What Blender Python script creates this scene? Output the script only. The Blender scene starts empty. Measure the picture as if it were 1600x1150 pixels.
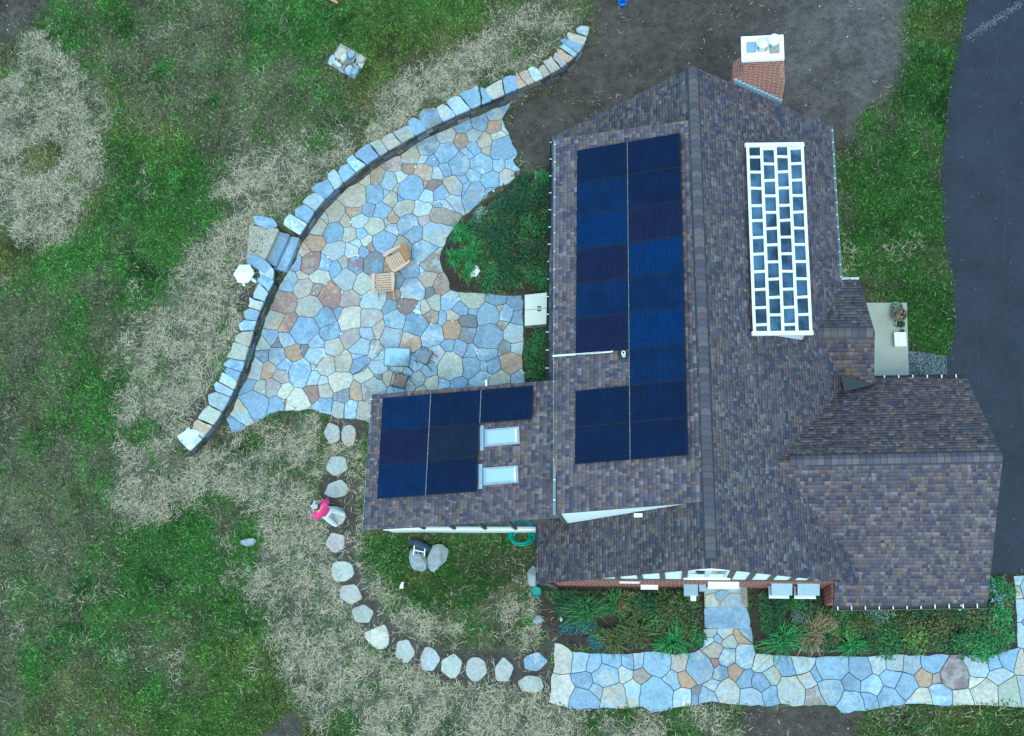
import bpy, math, random
import numpy as np
from mathutils import Matrix, Vector
rnd = random.Random(7)
npr = np.random.default_rng(11)
R = math.radians
scene = bpy.context.scene
col = scene.collection

# ------------------------------------------------------------------ camera
CM = np.array([[0.991431489, 0.014063262, 0.129868500],
               [0.018322418, 0.969388068, -0.244849061],
               [-0.129336350, 0.245130574, 0.960824183]])      # columns: camera right, up, back
CC = np.array([0.0, -8.5816, 40.0098])
FPX = 1900.0
cd = bpy.data.cameras.new('camera')
cam = bpy.data.objects.new('camera', cd); col.objects.link(cam)
cd.sensor_width = 36.0; cd.lens = FPX / 1600 * 36
cd.clip_start = 0.5; cd.clip_end = 2000
mw = Matrix.Identity(4)
for i in range(3):
    for j in range(3): mw[i][j] = CM[i, j]
    mw[i][3] = CC[i]
cam.matrix_world = mw
scene.camera = cam

# ------------------------------------------------------------------ sky, sun, exposure
SUN_EL, SUN_AZ = R(70), R(165)          # azimuth measured from +Y towards +X
w = bpy.data.worlds.new('World'); scene.world = w; w.use_nodes = True
nt = w.node_tree
bg = nt.nodes['Background']
sky = nt.nodes.new('ShaderNodeTexSky'); sky.sky_type = 'NISHITA'; sky.sun_disc = False
sky.sun_elevation = SUN_EL; sky.sun_rotation = SUN_AZ
sky.air_density = 1.0; sky.dust_density = 0.4; sky.ozone_density = 1.2
nt.links.new(sky.outputs[0], bg.inputs[0]); bg.inputs[1].default_value = 0.15
sd = bpy.data.lights.new('sun', 'SUN'); so = bpy.data.objects.new('sun', sd); col.objects.link(so)
sd.energy = 1.0; sd.angle = R(26); sd.color = (1.0, 0.95, 0.88)
sdir = Vector((math.sin(SUN_AZ) * math.cos(SUN_EL), math.cos(SUN_AZ) * math.cos(SUN_EL), math.sin(SUN_EL)))
so.rotation_euler = sdir.to_track_quat('Z', 'Y').to_euler()
scene.view_settings.view_transform = 'Standard'; scene.view_settings.look = 'None'
scene.view_settings.gamma = 1.0; scene.view_settings.exposure = 1.36
scene.view_settings.use_white_balance = True          # the photograph is balanced cold
scene.view_settings.white_balance_temperature = 6000; scene.view_settings.white_balance_tint = -18
scene.render.engine = 'CYCLES'

# ------------------------------------------------------------------ survey helpers (image point at a known height -> place)
def G(x, y, z=0.0):
    d = CM @ np.array([(x - 800) / FPX, -(y - 575) / FPX, -1.0])
    t = (z - CC[2]) / d[2]
    return CC + d * t
def GY(x, y, Y):                         # point on the vertical plane y = Y
    d = CM @ np.array([(x - 800) / FPX, -(y - 575) / FPX, -1.0])
    return CC + d * ((Y - CC[1]) / d[1])
class Plane:
    def __init__(s, a, b, c):
        a, b, c = map(np.array, (a, b, c))
        n = np.cross(b - a, c - a); n = n / np.linalg.norm(n)
        if n[2] < 0: n = -n
        s.n, s.a = n, a
    def z(s, x, y): return s.a[2] - (s.n[0] * (x - s.a[0]) + s.n[1] * (y - s.a[1])) / s.n[2]
    def on(s, x, y): return np.array([x, y, s.z(x, y)])
    def hit(s, px, py, off=0.0):
        d = CM @ np.array([(px - 800) / FPX, -(py - 575) / FPX, -1.0])
        a = s.a + s.n * off
        return CC + d * (s.n @ (a - CC)) / (s.n @ d)

# ------------------------------------------------------------------ noise fields
class VNoise:
    def __init__(s, seed): s.t = np.random.default_rng(seed).random((256, 256))
    def raw(s, x, y):
        xi = np.floor(x).astype(int); yi = np.floor(y).astype(int)
        fx = x - xi; fy = y - yi
        fx = fx * fx * (3 - 2 * fx); fy = fy * fy * (3 - 2 * fy)
        a = s.t[xi & 255, yi & 255]; b = s.t[(xi + 1) & 255, yi & 255]
        c = s.t[xi & 255, (yi + 1) & 255]; d = s.t[(xi + 1) & 255, (yi + 1) & 255]
        return (a * (1 - fx) + b * fx) * (1 - fy) + (c * (1 - fx) + d * fx) * fy
    def __call__(s, x, y, scale, octs=4, gain=0.55):
        x = np.asarray(x, float) * scale + 37.3; y = np.asarray(y, float) * scale + 91.7
        v = 0; amp = 1; tot = 0
        for o in range(octs):
            v = v + amp * s.raw(x, y); tot += amp
            x, y = x * 1.97 + 0.31 * y, y * 1.97 - 0.31 * x; amp *= gain
        return v / tot
N1, N2, N3, N4, N5 = (VNoise(k) for k in (1, 2, 3, 4, 5))
def sstep(a, b, x):
    t = np.clip((x - a) / (b - a), 0, 1); return t * t * (3 - 2 * t)
def inpoly(P, X, Y):
    P = np.asarray(P)[:, :2]; r = np.zeros(np.shape(X), bool)
    x1, y1 = P[-1]
    for x2, y2 in P:
        if y1 != y2:
            c = ((y1 > Y) != (y2 > Y)) & (X < (x2 - x1) * (Y - y1) / (y2 - y1) + x1)
            r ^= c
        x1, y1 = x2, y2
    return r

# ------------------------------------------------------------------ mesh helpers
def link(o, parent=None):
    col.objects.link(o)
    if parent is not None:
        o.parent = parent
        o.matrix_parent_inverse = Matrix.Identity(4)
    return o
def tag(o, label=None, cat=None, group=None, kind=None):
    if label: o['label'] = label
    if cat: o['category'] = cat
    if group: o['group'] = group
    if kind: o['kind'] = kind
    return o
def empty(name, loc, label=None, cat=None, group=None, rz=0.0):
    o = bpy.data.objects.new(name, None); col.objects.link(o)
    o.location = tuple(float(v) for v in loc); o.rotation_euler = (0, 0, rz); o.empty_display_size = 0.2
    return tag(o, label, cat, group)
def loc_of(p):
    v = Vector((0, 0, 0))
    while p is not None:
        v = v + Vector(p.location); p = p.parent
    return v
class MB:
    """collects polygons; build() makes one mesh object.  Coordinates are world ones unless local=True"""
    def __init__(s): s.v = []; s.f = []; s.c = []; s.uv = None
    def add(s, vs, fs, c=None):
        b = len(s.v); s.v.extend([tuple(float(q) for q in p) for p in vs])
        for f in fs:
            s.f.append(tuple(b + i for i in f)); s.c.append(c)
        return s
    def box(s, lo, hi, c=None, bevel=0):
        x0, y0, z0 = lo; x1, y1, z1 = hi
        return s.hexa([(x0, y0, z0), (x1, y0, z0), (x1, y1, z0), (x0, y1, z0), (x0, y0, z1), (x1, y0, z1), (x1, y1, z1), (x0, y1, z1)], c)
    def hexa(s, p, c=None):
        return s.add(p, [(3, 2, 1, 0), (4, 5, 6, 7), (0, 1, 5, 4), (1, 2, 6, 5), (2, 3, 7, 6), (3, 0, 4, 7)], c)
    def prism(s, top, dz=None, down=None, c=None):
        """polygon 'top' (3d, ccw from above) pulled down by vector"""
        n = len(top); d = np.array(down if down is not None else (0, 0, -dz), float)
        top = [np.array(p, float) for p in top]
        vs = top + [p + d for p in top]
        fs = [tuple(range(n)), tuple(range(2 * n - 1, n - 1, -1))]
        fs += [(i, n + i, n + (i + 1) % n, (i + 1) % n) for i in range(n)]
        return s.add(vs, fs, c)
    def bar(s, a, b, w, h, up=(0, 0, 1), c=None, w2=None):
        a = np.array(a, float); b = np.array(b, float); d = b - a; d /= np.linalg.norm(d) + 1e-9
        up = np.array(up, float); sd_ = np.cross(d, up)
        if np.linalg.norm(sd_) < 1e-6: sd_ = np.cross(d, (0, 1, 0))
        sd_ /= np.linalg.norm(sd_); u = np.cross(sd_, d); w2 = w if w2 is None else w2
        p = []
        for q, ww in ((a, w), (b, w2)):
            for sx, su in ((-1, -1), (1, -1), (1, 1), (-1, 1)): p.append(q + sd_ * sx * ww / 2 + u * su * h / 2)
        return s.add(p, [(0, 1, 2, 3), (7, 6, 5, 4), (0, 4, 5, 1), (1, 5, 6, 2), (2, 6, 7, 3), (3, 7, 4, 0)], c)
    def tube(s, pts, r, n=8, c=None, closed=False):
        pts = [np.array(p, float) for p in pts]; rings = []
        rr = r if hasattr(r, '__len__') else [r] * len(pts)
        prev = None
        for i, p in enumerate(pts):
            if closed: d = pts[(i + 1) % len(pts)] - pts[i - 1]
            else: d = pts[min(i + 1, len(pts) - 1)] - pts[max(i - 1, 0)]
            d = d / (np.linalg.norm(d) + 1e-9)
            ref = np.array((0, 0, 1.0)) if abs(d[2]) < 0.9 else np.array((1.0, 0, 0))
            a = np.cross(d, ref); a /= np.linalg.norm(a)
            if prev is not None:
                a = prev - d * (prev @ d); a /= np.linalg.norm(a) + 1e-9
            prev = a; b = np.cross(d, a)
            rings.append([p + rr[i] * (a * math.cos(2 * math.pi * k / n) + b * math.sin(2 * math.pi * k / n)) for k in range(n)])
        vs = [q for g in rings for q in g]; fs = []
        m = len(rings)
        for i in range(m if closed else m - 1):
            j = (i + 1) % m
            for k in range(n): fs.append((i * n + k, i * n + (k + 1) % n, j * n + (k + 1) % n, j * n + k))
        if not closed:
            fs.append(tuple(range(n - 1, -1, -1))); fs.append(tuple((m - 1) * n + k for k in range(n)))
        return s.add(vs, fs, c)
    def lathe(s, prof, cen=(0, 0, 0), n=20, c=None, cap=True):
        vs = []; fs = []
        for r, z in prof:
            for k in range(n): vs.append((cen[0] + r * math.cos(2 * math.pi * k / n), cen[1] + r * math.sin(2 * math.pi * k / n), cen[2] + z))
        for i in range(len(prof) - 1):
            for k in range(n): fs.append((i * n + k, i * n + (k + 1) % n, (i + 1) * n + (k + 1) % n, (i + 1) * n + k))
        if cap:
            fs.append(tuple(range(n - 1, -1, -1))); fs.append(tuple((len(prof) - 1) * n + k for k in range(n)))
        return s.add(vs, fs, c)
    def build(s, name, mat, parent=None, smooth=False, local=False):
        off = Vector((0, 0, 0)) if local or parent is None else loc_of(parent)
        me = bpy.data.meshes.new(name)
        v = [(p[0] - off.x, p[1] - off.y, p[2] - off.z) for p in s.v]
        me.from_pydata(v, [], s.f)
        if any(c is not None for c in s.c):
            at = me.attributes.new('tint', 'FLOAT_COLOR', 'FACE')
            a = np.ones((len(s.f), 4), np.float32)
            for i, c in enumerate(s.c):
                if c is not None: a[i, :3] = c[:3]
            at.data.foreach_set('color', a.ravel())
        if s.uv is not None:
            uvl = me.uv_layers.new(name='UVMap')
            for li, q in enumerate(s.uv): uvl.data[li].uv = q
        me.materials.append(mat)
        if smooth: me.polygons.foreach_set('use_smooth', [True] * len(me.polygons))
        me.update()
        o = bpy.data.objects.new(name, me); link(o, parent)
        if local is False and parent is None: pass
        return o
    def thing(s, name, mat, label, cat, group=None, smooth=False):
        """a one-mesh top-level thing with its origin at its base"""
        V = np.array(s.v); c = (V.min(0) + V.max(0)) / 2; c[2] = V[:, 2].min()
        s.v = [tuple(p - c) for p in V]
        o = s.build(name, mat, None, smooth, local=True); o.location = tuple(float(q) for q in c)
        return tag(o, label, cat, group)
def big_mesh(name, V, F, mat, tint=None, parent=None):
    """numpy mesh: F is (n,3) or (n,4)"""
    me = bpy.data.meshes.new(name)
    V = np.asarray(V, np.float32); F = np.asarray(F, np.int32); k = F.shape[1]
    me.vertices.add(len(V)); me.vertices.foreach_set('co', V.ravel())
    me.loops.add(F.size); me.loops.foreach_set('vertex_index', F.ravel())
    me.polygons.add(len(F)); me.polygons.foreach_set('loop_start', np.arange(0, F.size, k, dtype=np.int32))
    me.update(calc_edges=True)
    if tint is not None:
        at = me.attributes.new('tint', 'FLOAT_COLOR', 'FACE')
        a = np.ones((len(F), 4), np.float32); a[:, :3] = tint; at.data.foreach_set('color', a.ravel())
    me.materials.append(mat)
    o = bpy.data.objects.new(name, me); link(o, parent)
    return o

# ------------------------------------------------------------------ materials
def nodes_of(name):
    m = bpy.data.materials.new(name); m.use_nodes = True
    t = m.node_tree; b = t.nodes['Principled BSDF']
    return m, t, b
def N(t, kind, **kw):
    n = t.nodes.new(kind)
    for k, v in kw.items():
        if k.startswith('i_'):
            key = k[2:]; n.inputs[int(key) if key.isdigit() else key].default_value = v
        else: setattr(n, k, v)
    return n
def mixc(t, fac, a, b, mode='MIX'):
    n = t.nodes.new('ShaderNodeMix'); n.data_type = 'RGBA'; n.blend_type = mode
    for idx, v in ((0, fac), (6, a), (7, b)):
        if isinstance(v, (int, float)): n.inputs[idx].default_value = v
        elif isinstance(v, tuple): n.inputs[idx].default_value = (*v[:3], 1)
        else: t.links.new(v, n.inputs[idx])
    return n.outputs[2]
def ramp(t, src, lo, hi, a=0.0, b=1.0):
    n = t.nodes.new('ShaderNodeMapRange'); n.inputs[1].default_value = lo; n.inputs[2].default_value = hi
    n.inputs[3].default_value = a; n.inputs[4].default_value = b
    t.links.new(src, n.inputs[0]); return n.outputs[0]
def noise(t, scale, detail=4, rough=0.6, vec=None):
    n = N(t, 'ShaderNodeTexNoise'); n.inputs['Scale'].default_value = scale; n.inputs['Detail'].default_value = detail
    n.inputs['Roughness'].default_value = rough
    if vec is None:
        g = N(t, 'ShaderNodeNewGeometry'); vec = g.outputs['Position']
    t.links.new(vec, n.inputs['Vector']); return n.outputs[0]
def bump(t, b, src, strength=0.3, dist=0.02):
    n = N(t, 'ShaderNodeBump'); n.inputs['Strength'].default_value = strength; n.inputs['Distance'].default_value = dist
    t.links.new(src, n.inputs['Height']); t.links.new(n.outputs[0], b.inputs['Normal'])
def mat_plain(name, c, rough=0.7, var=0.25, scale=6.0, metal=0.0, bumpy=0.15, spec=None):
    """colour with mottled wear"""
    m, t, b = nodes_of(name)
    n = noise(t, scale, 5); n2 = noise(t, scale * 6, 3)
    f = mixc(t, 0.4, n, n2)
    lo = tuple(v * (1 - var) for v in c); hi = tuple(min(1, v * (1 + var)) for v in c)
    t.links.new(mixc(t, ramp(t, f, 0.3, 0.7), lo, hi), b.inputs['Base Color'])
    b.inputs['Roughness'].default_value = rough; b.inputs['Metallic'].default_value = metal
    if spec is not None: b.inputs['Specular IOR Level'].default_value = spec
    if bumpy: bump(t, b, n2, bumpy, 0.01)
    return m
def mat_tint(name, rough=0.8, var=0.2, scale=25.0, bumpy=0.2, spec=0.3, sat=0.0, trans=0.0):
    """colour carried by each piece (its own paint or stone), with fine grain on top"""
    m, t, b = nodes_of(name)
    a = N(t, 'ShaderNodeAttribute', attribute_name='tint')
    n = noise(t, scale, 5)
    k = ramp(t, n, 0.25, 0.75, 1 - var, 1 + var)
    cx = N(t, 'ShaderNodeCombineColor')
    for i in range(3): t.links.new(k, cx.inputs[i])
    t.links.new(mixc(t, 1.0, a.outputs['Color'], cx.outputs[0], 'MULTIPLY'), b.inputs['Base Color'])
    b.inputs['Roughness'].default_value = rough; b.inputs['Specular IOR Level'].default_value = spec
    if bumpy: bump(t, b, n, bumpy, 0.01)
    return m
def mat_stone():
    m, t, b = nodes_of('flagstone')
    a = N(t, 'ShaderNodeAttribute', attribute_name='tint'); a2 = N(t, 'ShaderNodeAttribute', attribute_name='tint2')
    oi = N(t, 'ShaderNodeObjectInfo'); g = N(t, 'ShaderNodeNewGeometry')
    vm = N(t, 'ShaderNodeVectorMath', operation='SCALE'); vm.inputs[0].default_value = (71, 37, 13)
    t.links.new(oi.outputs['Random'], vm.inputs['Scale'])
    va = N(t, 'ShaderNodeVectorMath', operation='ADD'); t.links.new(g.outputs['Position'], va.inputs[0]); t.links.new(vm.outputs[0], va.inputs[1])
    n1 = noise(t, 2.1, 6, 0.65, va.outputs[0]); n2 = noise(t, 9, 6, 0.65, va.outputs[0]); n3 = noise(t, 45, 3, 0.6, va.outputs[0])
    base = mixc(t, ramp(t, n1, 0.485, 0.545), a.outputs['Color'], a2.outputs['Color'])
    k = ramp(t, n2, 0.25, 0.75, 0.68, 1.28)
    cx = N(t, 'ShaderNodeCombineColor')
    for i in range(3): t.links.new(k, cx.inputs[i])
    base = mixc(t, 1.0, base, cx.outputs[0], 'MULTIPLY')
    base = mixc(t, ramp(t, n3, 0.58, 0.76, 0, 0.42), base, (0.12, 0.10, 0.085))
    nd = noise(t, 0.9, 5, 0.65)
    base = mixc(t, ramp(t, nd, 0.50, 0.72, 0, 0.38), base, (0.13, 0.125, 0.115))
    base = mixc(t, ramp(t, n2, 0.66, 0.80, 0, 0.3), base, (0.55, 0.55, 0.52))
    t.links.new(base, b.inputs['Base Color']); b.inputs['Roughness'].default_value = 0.78
    b.inputs['Specular IOR Level'].default_value = 0.35
    bump(t, b, n2, 0.35, 0.015)
    return m
def mat_ground():
    m, t, b = nodes_of('ground')
    a = N(t, 'ShaderNodeAttribute', attribute_name='gcol')
    n1 = noise(t, 3.5, 6, 0.7); n2 = noise(t, 22, 5, 0.7)
    k = ramp(t, mixc(t, 0.55, n1, n2), 0.32, 0.68, 0.3, 1.75)
    cx = N(t, 'ShaderNodeCombineColor')
    for i in range(3): t.links.new(k, cx.inputs[i])
    t.links.new(mixc(t, 1.0, a.outputs['Color'], cx.outputs[0], 'MULTIPLY'), b.inputs['Base Color'])
    b.inputs['Roughness'].default_value = 0.95; b.inputs['Specular IOR Level'].default_value = 0.1
    bump(t, b, n2, 0.7, 0.04)
    return m
def mat_brick(name, c1, c2, mortar, axis, sx=1.0, off=0.5, rowh=0.073):
    m, t, b = nodes_of(name)
    g = N(t, 'ShaderNodeNewGeometry'); sp = N(t, 'ShaderNodeSeparateXYZ'); t.links.new(g.outputs['Position'], sp.inputs[0])
    cb = N(t, 'ShaderNodeCombineXYZ')
    if axis == 'xy':
        ad = N(t, 'ShaderNodeMath', operation='ADD'); t.links.new(sp.outputs[0], ad.inputs[0]); t.links.new(sp.outputs[1], ad.inputs[1]); t.links.new(ad.outputs[0], cb.inputs[0])
    t.links.new(sp.outputs[2], cb.inputs[1])
    br = N(t, 'ShaderNodeTexBrick'); t.links.new(cb.outputs[0], br.inputs['Vector'])
    br.inputs['Scale'].default_value = 1.0; br.offset = off; br.inputs['Brick Width'].default_value = 0.21 * sx; br.inputs['Row Height'].default_value = rowh * sx
    br.inputs['Mortar Size'].default_value = 0.009 * sx; br.inputs['Color1'].default_value = (*c1, 1); br.inputs['Color2'].default_value = (*c2, 1); br.inputs['Mortar'].default_value = (*mortar, 1)
    n = noise(t, 18, 4)
    k = ramp(t, n, 0.3, 0.7, 0.75, 1.2); cx = N(t, 'ShaderNodeCombineColor')
    for i in range(3): t.links.new(k, cx.inputs[i])
    t.links.new(mixc(t, 1.0, br.outputs[0], cx.outputs[0], 'MULTIPLY'), b.inputs['Base Color']); b.inputs['Roughness'].default_value = 0.85
    bump(t, b, br.outputs['Fac'], -0.4, 0.01)
    return m
def mat_panel(name, c):
    m, t, b = nodes_of(name)
    uv = N(t, 'ShaderNodeUVMap'); sp = N(t, 'ShaderNodeSeparateXYZ'); t.links.new(uv.outputs[0], sp.inputs[0])
    def lines(out, n, wd):
        mu = N(t, 'ShaderNodeMath', operation='MULTIPLY'); mu.inputs[1].default_value = n; t.links.new(out, mu.inputs[0])
        fr = N(t, 'ShaderNodeMath', operation='FRACT'); t.links.new(mu.outputs[0], fr.inputs[0])
        lt = N(t, 'ShaderNodeMath', operation='LESS_THAN'); lt.inputs[1].default_value = wd; t.links.new(fr.outputs[0], lt.inputs[0]); return lt.outputs[0]
    cells = N(t, 'ShaderNodeMath', operation='MAXIMUM'); t.links.new(lines(sp.outputs[0], 10, 0.07), cells.inputs[0]); t.links.new(lines(sp.outputs[1], 6, 0.05), cells.inputs[1])
    bus = lines(sp.outputs[1], 30, 0.15)
    n = noise(t, 2.2, 4); n2 = noise(t, 30, 3)
    c0 = mixc(t, ramp(t, n, 0.35, 0.65), tuple(v * 0.8 for v in c), tuple(v * 1.2 for v in c))
    c1 = mixc(t, cells.outputs[0], c0, tuple(v * 0.35 for v in c))
    bm = N(t, 'ShaderNodeMath', operation='MULTIPLY'); bm.inputs[1].default_value = 0.30; t.links.new(bus, bm.inputs[0])
    c2 = mixc(t, bm.outputs[0], c1, tuple(min(1, v * 1.8 + 0.01) for v in c))
    c3 = mixc(t, ramp(t, n2, 0.62, 0.85, 0, 0.25), c2, (0.2, 0.2, 0.2))
    t.links.new(c3, b.inputs['Base Color']); b.inputs['Roughness'].default_value = 0.28
    b.inputs['Specular IOR Level'].default_value = 0.16
    b.inputs['Coat Weight'].default_value = 0.08; b.inputs['Coat Roughness'].default_value = 0.12; b.inputs['Coat IOR'].default_value = 1.35
    return m
def mat_glass(name, c, rough=0.06):
    m, t, b = nodes_of(name)
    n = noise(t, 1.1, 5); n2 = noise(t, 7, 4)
    c0 = mixc(t, ramp(t, n, 0.38, 0.62), tuple(v * 0.35 for v in c), tuple(v * 1.7 for v in c))  # tone patches in the base colour paint cloud reflections into the glass
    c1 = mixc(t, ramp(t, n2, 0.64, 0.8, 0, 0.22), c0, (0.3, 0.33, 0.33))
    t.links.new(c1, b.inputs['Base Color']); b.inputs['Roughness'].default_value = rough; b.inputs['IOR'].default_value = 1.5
    return m
M = {}
M['stone'] = mat_stone(); M['ground'] = mat_ground()
M['shingle'] = mat_tint('asphalt shingle', 0.95, 0.22, 60, 0.3, 0.15)
M['deck'] = mat_plain('roof deck edge', (0.05, 0.045, 0.045), 0.9)
M['leaf'] = mat_tint('leaf', 0.6, 0.25, 30, 0, 0.3)
M['blade'] = mat_tint('grass blade', 0.75, 0.2, 30, 0, 0.2)
M['straw'] = mat_tint('straw', 0.85, 0.2, 30, 0, 0.15)
M['white'] = mat_plain('white paint', (0.80, 0.80, 0.78), 0.5, 0.06, 3, 0, 0.05)
M['stucco'] = mat_plain('white stucco', (0.87, 0.87, 0.85), 0.9, 0.05, 5, 0, 0.2)
M['cream'] = mat_plain('cream painted steel', (0.68, 0.67, 0.56), 0.5, 0.06, 4)
M['timber'] = mat_plain('brown timber', (0.11, 0.085, 0.075), 0.8, 0.3, 9)
M['brick'] = mat_brick('brick wall', (0.36, 0.10, 0.07), (0.26, 0.075, 0.06), (0.50, 0.42, 0.38), 'xy', 0.62, 0.0, 0.6)
M['chimbrick'] = mat_brick('chimney brick', (0.44, 0.11, 0.06), (0.34, 0.085, 0.05), (0.56, 0.44, 0.38), 'xy', 1.35)
M['metal'] = mat_plain('galvanised metal', (0.55, 0.57, 0.58), 0.35, 0.15, 6, 0.8)
M['flash'] = mat_plain('lead flashing', (0.30, 0.42, 0.52), 0.5, 0.25, 12, 0.2)
M['ledge'] = mat_plain('pale blue grey paint', (0.27, 0.36, 0.43), 0.5, 0.1, 5)
M['alu'] = mat_plain('white aluminium', (0.72, 0.72, 0.72), 0.4, 0.08, 5)
M['darkmetal'] = mat_plain('dark iron', (0.02, 0.02, 0.022), 0.45, 0.2, 12, 0.3)
M['frame'] = mat_plain('black anodised frame', (0.022, 0.023, 0.027), 0.4, 0.2, 10, 0.4)
M['rail'] = mat_plain('rail aluminium', (0.28, 0.29, 0.30), 0.4, 0.15, 10, 0.6)
M['glass'] = mat_glass('dark glass', (0.045, 0.085, 0.14), 0.05)
M['skylight'] = mat_plain('skylight blind glass', (0.40, 0.50, 0.55), 0.15, 0.05, 2, 0, 0)
M['tableglass'] = mat_glass('frosted table glass', (0.20, 0.29, 0.34), 0.12)
M['concrete'] = mat_plain('concrete', (0.31, 0.31, 0.27), 0.9, 0.14, 2.2, 0, 0.3)
M['asphalt'] = mat_plain('asphalt', (0.0155, 0.0185, 0.032), 0.8, 0.5, 0.7, 0, 0.5)
M['gravel'] = mat_tint('gravel', 0.9, 0.3, 20, 0.2)
M['mortarbed'] = mat_plain('joint sand', (0.035, 0.035, 0.035), 0.95, 0.35, 14, 0, 0.4)
M['wood'] = mat_plain('weathered teak', (0.56, 0.39, 0.27), 0.7, 0.25, 14)
M['woodred'] = mat_plain('oiled cedar', (0.46, 0.22, 0.10), 0.7, 0.25, 14)
M['pallet'] = mat_plain('pallet wood', (0.30, 0.27, 0.22), 0.85, 0.3, 14)
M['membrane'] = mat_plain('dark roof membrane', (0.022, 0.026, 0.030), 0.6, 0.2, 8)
M['hose'] = mat_plain('green hose', (0.015, 0.25, 0.19), 0.45, 0.2, 10)
M['blue'] = mat_plain('blue plastic', (0.01, 0.16, 0.60), 0.4, 0.15, 10)
M['terracotta'] = mat_plain('terracotta', (0.30, 0.15, 0.09), 0.85, 0.25, 10)
M['brownpot'] = mat_plain('brown glazed pot', (0.10, 0.075, 0.065), 0.5, 0.25, 10)
M['potsoil'] = mat_plain('potting soil', (0.04, 0.03, 0.022), 0.95, 0.4, 30, 0, 0.5)
M['rock'] = mat_plain('grey boulder', (0.28, 0.30, 0.31), 0.85, 0.4, 6, 0, 0.6)
M['lantern'] = mat_plain('white cast stone', (0.78, 0.80, 0.76), 0.85, 0.08, 8, 0, 0.2)
M['bark'] = mat_plain('bark', (0.09, 0.065, 0.045), 0.9, 0.3, 12)
M['orangewood'] = mat_plain('orange brown bark', (0.48, 0.24, 0.10), 0.8, 0.3, 12)
# ------------------------------------------------------------------ retaining wall line and terrain
WALL_Z = 0.74
wall_px_n = [(919, 42), (914, 66), (900, 86), (880, 103), (855, 118), (830, 130), (800, 142), (760, 159), (720, 176), (690, 190), (660, 205), (630, 221),
             (600, 238), (570, 258), (540, 281), (512, 305), (491, 329), (479, 350), (467, 367)]
wall_px_s = [(428, 438), (416, 460), (406, 485), (398, 507), (391, 532), (384, 556), (376, 580), (366, 605), (354, 630), (341, 651), (326, 672), (311, 690), (296, 704)]
def resample(P, step):
    P = np.array(P, float); d = np.r_[0, np.cumsum(np.linalg.norm(np.diff(P, axis=0), axis=1))]
    n = max(2, int(round(d[-1] / step)) + 1); s = np.linspace(0, d[-1], n)
    return np.stack([np.interp(s, d, P[:, k]) for k in range(P.shape[1])], 1)
def smooth_line(P, it=2):
    P = np.array(P, float)
    for _ in range(it):
        Q = P.copy(); Q[1:-1] = 0.25 * P[:-2] + 0.5 * P[1:-1] + 0.25 * P[2:]; P = Q
    return P
WN = smooth_line(resample([G(x, y, WALL_Z)[:2] for x, y in wall_px_n], 0.12))
WS = smooth_line(resample([G(x, y, WALL_Z)[:2] for x, y in wall_px_s], 0.12))
def normals(P):
    T = np.gradient(P, axis=0); T /= np.linalg.norm(T, axis=1)[:, None]
    return np.stack([T[:, 1], -T[:, 0]], 1)          # for N->S order this is the outer (lawn) side or its opposite, checked below
def outer_normals(P):
    n = normals(P); c = G(600, 480)[:2]
    return n * np.sign(np.sum((P - c) * n, axis=1)[len(P) // 2:].sum())
line_full = np.vstack([[G(x, y, 0)[:2] for x, y in ((700, -420), (850, -160), (900, -40), (925, 0))], WN[::3] + outer_normals(WN)[::3] * 0.25,
                       WS[::3] + outer_normals(WS)[::3] * 0.25, [G(x, y, 0)[:2] for x, y in ((262, 722), (215, 752), (120, 800), (0, 835), (-200, 870), (-900, 950))]])
wall_ext = np.r_[[6, 3, 1, 0.2], np.zeros(len(WN[::3]) + len(WS[::3])), [0.6, 1.4, 2.6, 3, 3, 3]]
def terrain(X, Y):
    X = np.asarray(X, float); Y = np.asarray(Y, float); sh = X.shape; X = X.ravel(); Y = Y.ravel()
    best = np.full(X.shape, 1e9); sg = np.zeros(X.shape); ex = np.zeros(X.shape)
    for i in range(len(line_full) - 1):
        a, b = line_full[i], line_full[i + 1]; d = b - a; L = d @ d + 1e-12
        t = np.clip(((X - a[0]) * d[0] + (Y - a[1]) * d[1]) / L, 0, 1)
        qx = X - (a[0] + t * d[0]); qy = Y - (a[1] + t * d[1]); dd = qx * qx + qy * qy
        m = dd < best; best[m] = dd[m]
        cr = d[0] * (Y - a[1]) - d[1] * (X - a[0])
        sg[m] = np.sign(cr)[m]; ex[m] = (wall_ext[i] + t * (wall_ext[i + 1] - wall_ext[i]))[m]
    side = np.sign((line_full[10] - line_full[9])[0] * (0) + 1)
    d = np.sqrt(best) * sg * TSIDE
    wv = 0.10 + ex
    z = 0.67 * sstep(-wv, wv, d) + 0.05 * (N4(X, Y, 0.3, 3) - 0.5) * sstep(0.3, 3, np.abs(d))
    return z.reshape(sh)
TSIDE = 1
if terrain(np.array([G(250, 300)[0]]), np.array([G(250, 300)[1]]))[0] < 0.2: TSIDE = -1
def TZ(x, y): return float(terrain(np.array([x]), np.array([y]))[0])
def GT(px, py):                          # image point on the terrain
    z = 0.3
    for _ in range(4):
        p = G(px, py, z); z = TZ(p[0], p[1])
    return np.array([p[0], p[1], z])
def gpoly(pts, z=0.0): return np.array([G(x, y, z)[:2] for x, y in pts])

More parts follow.
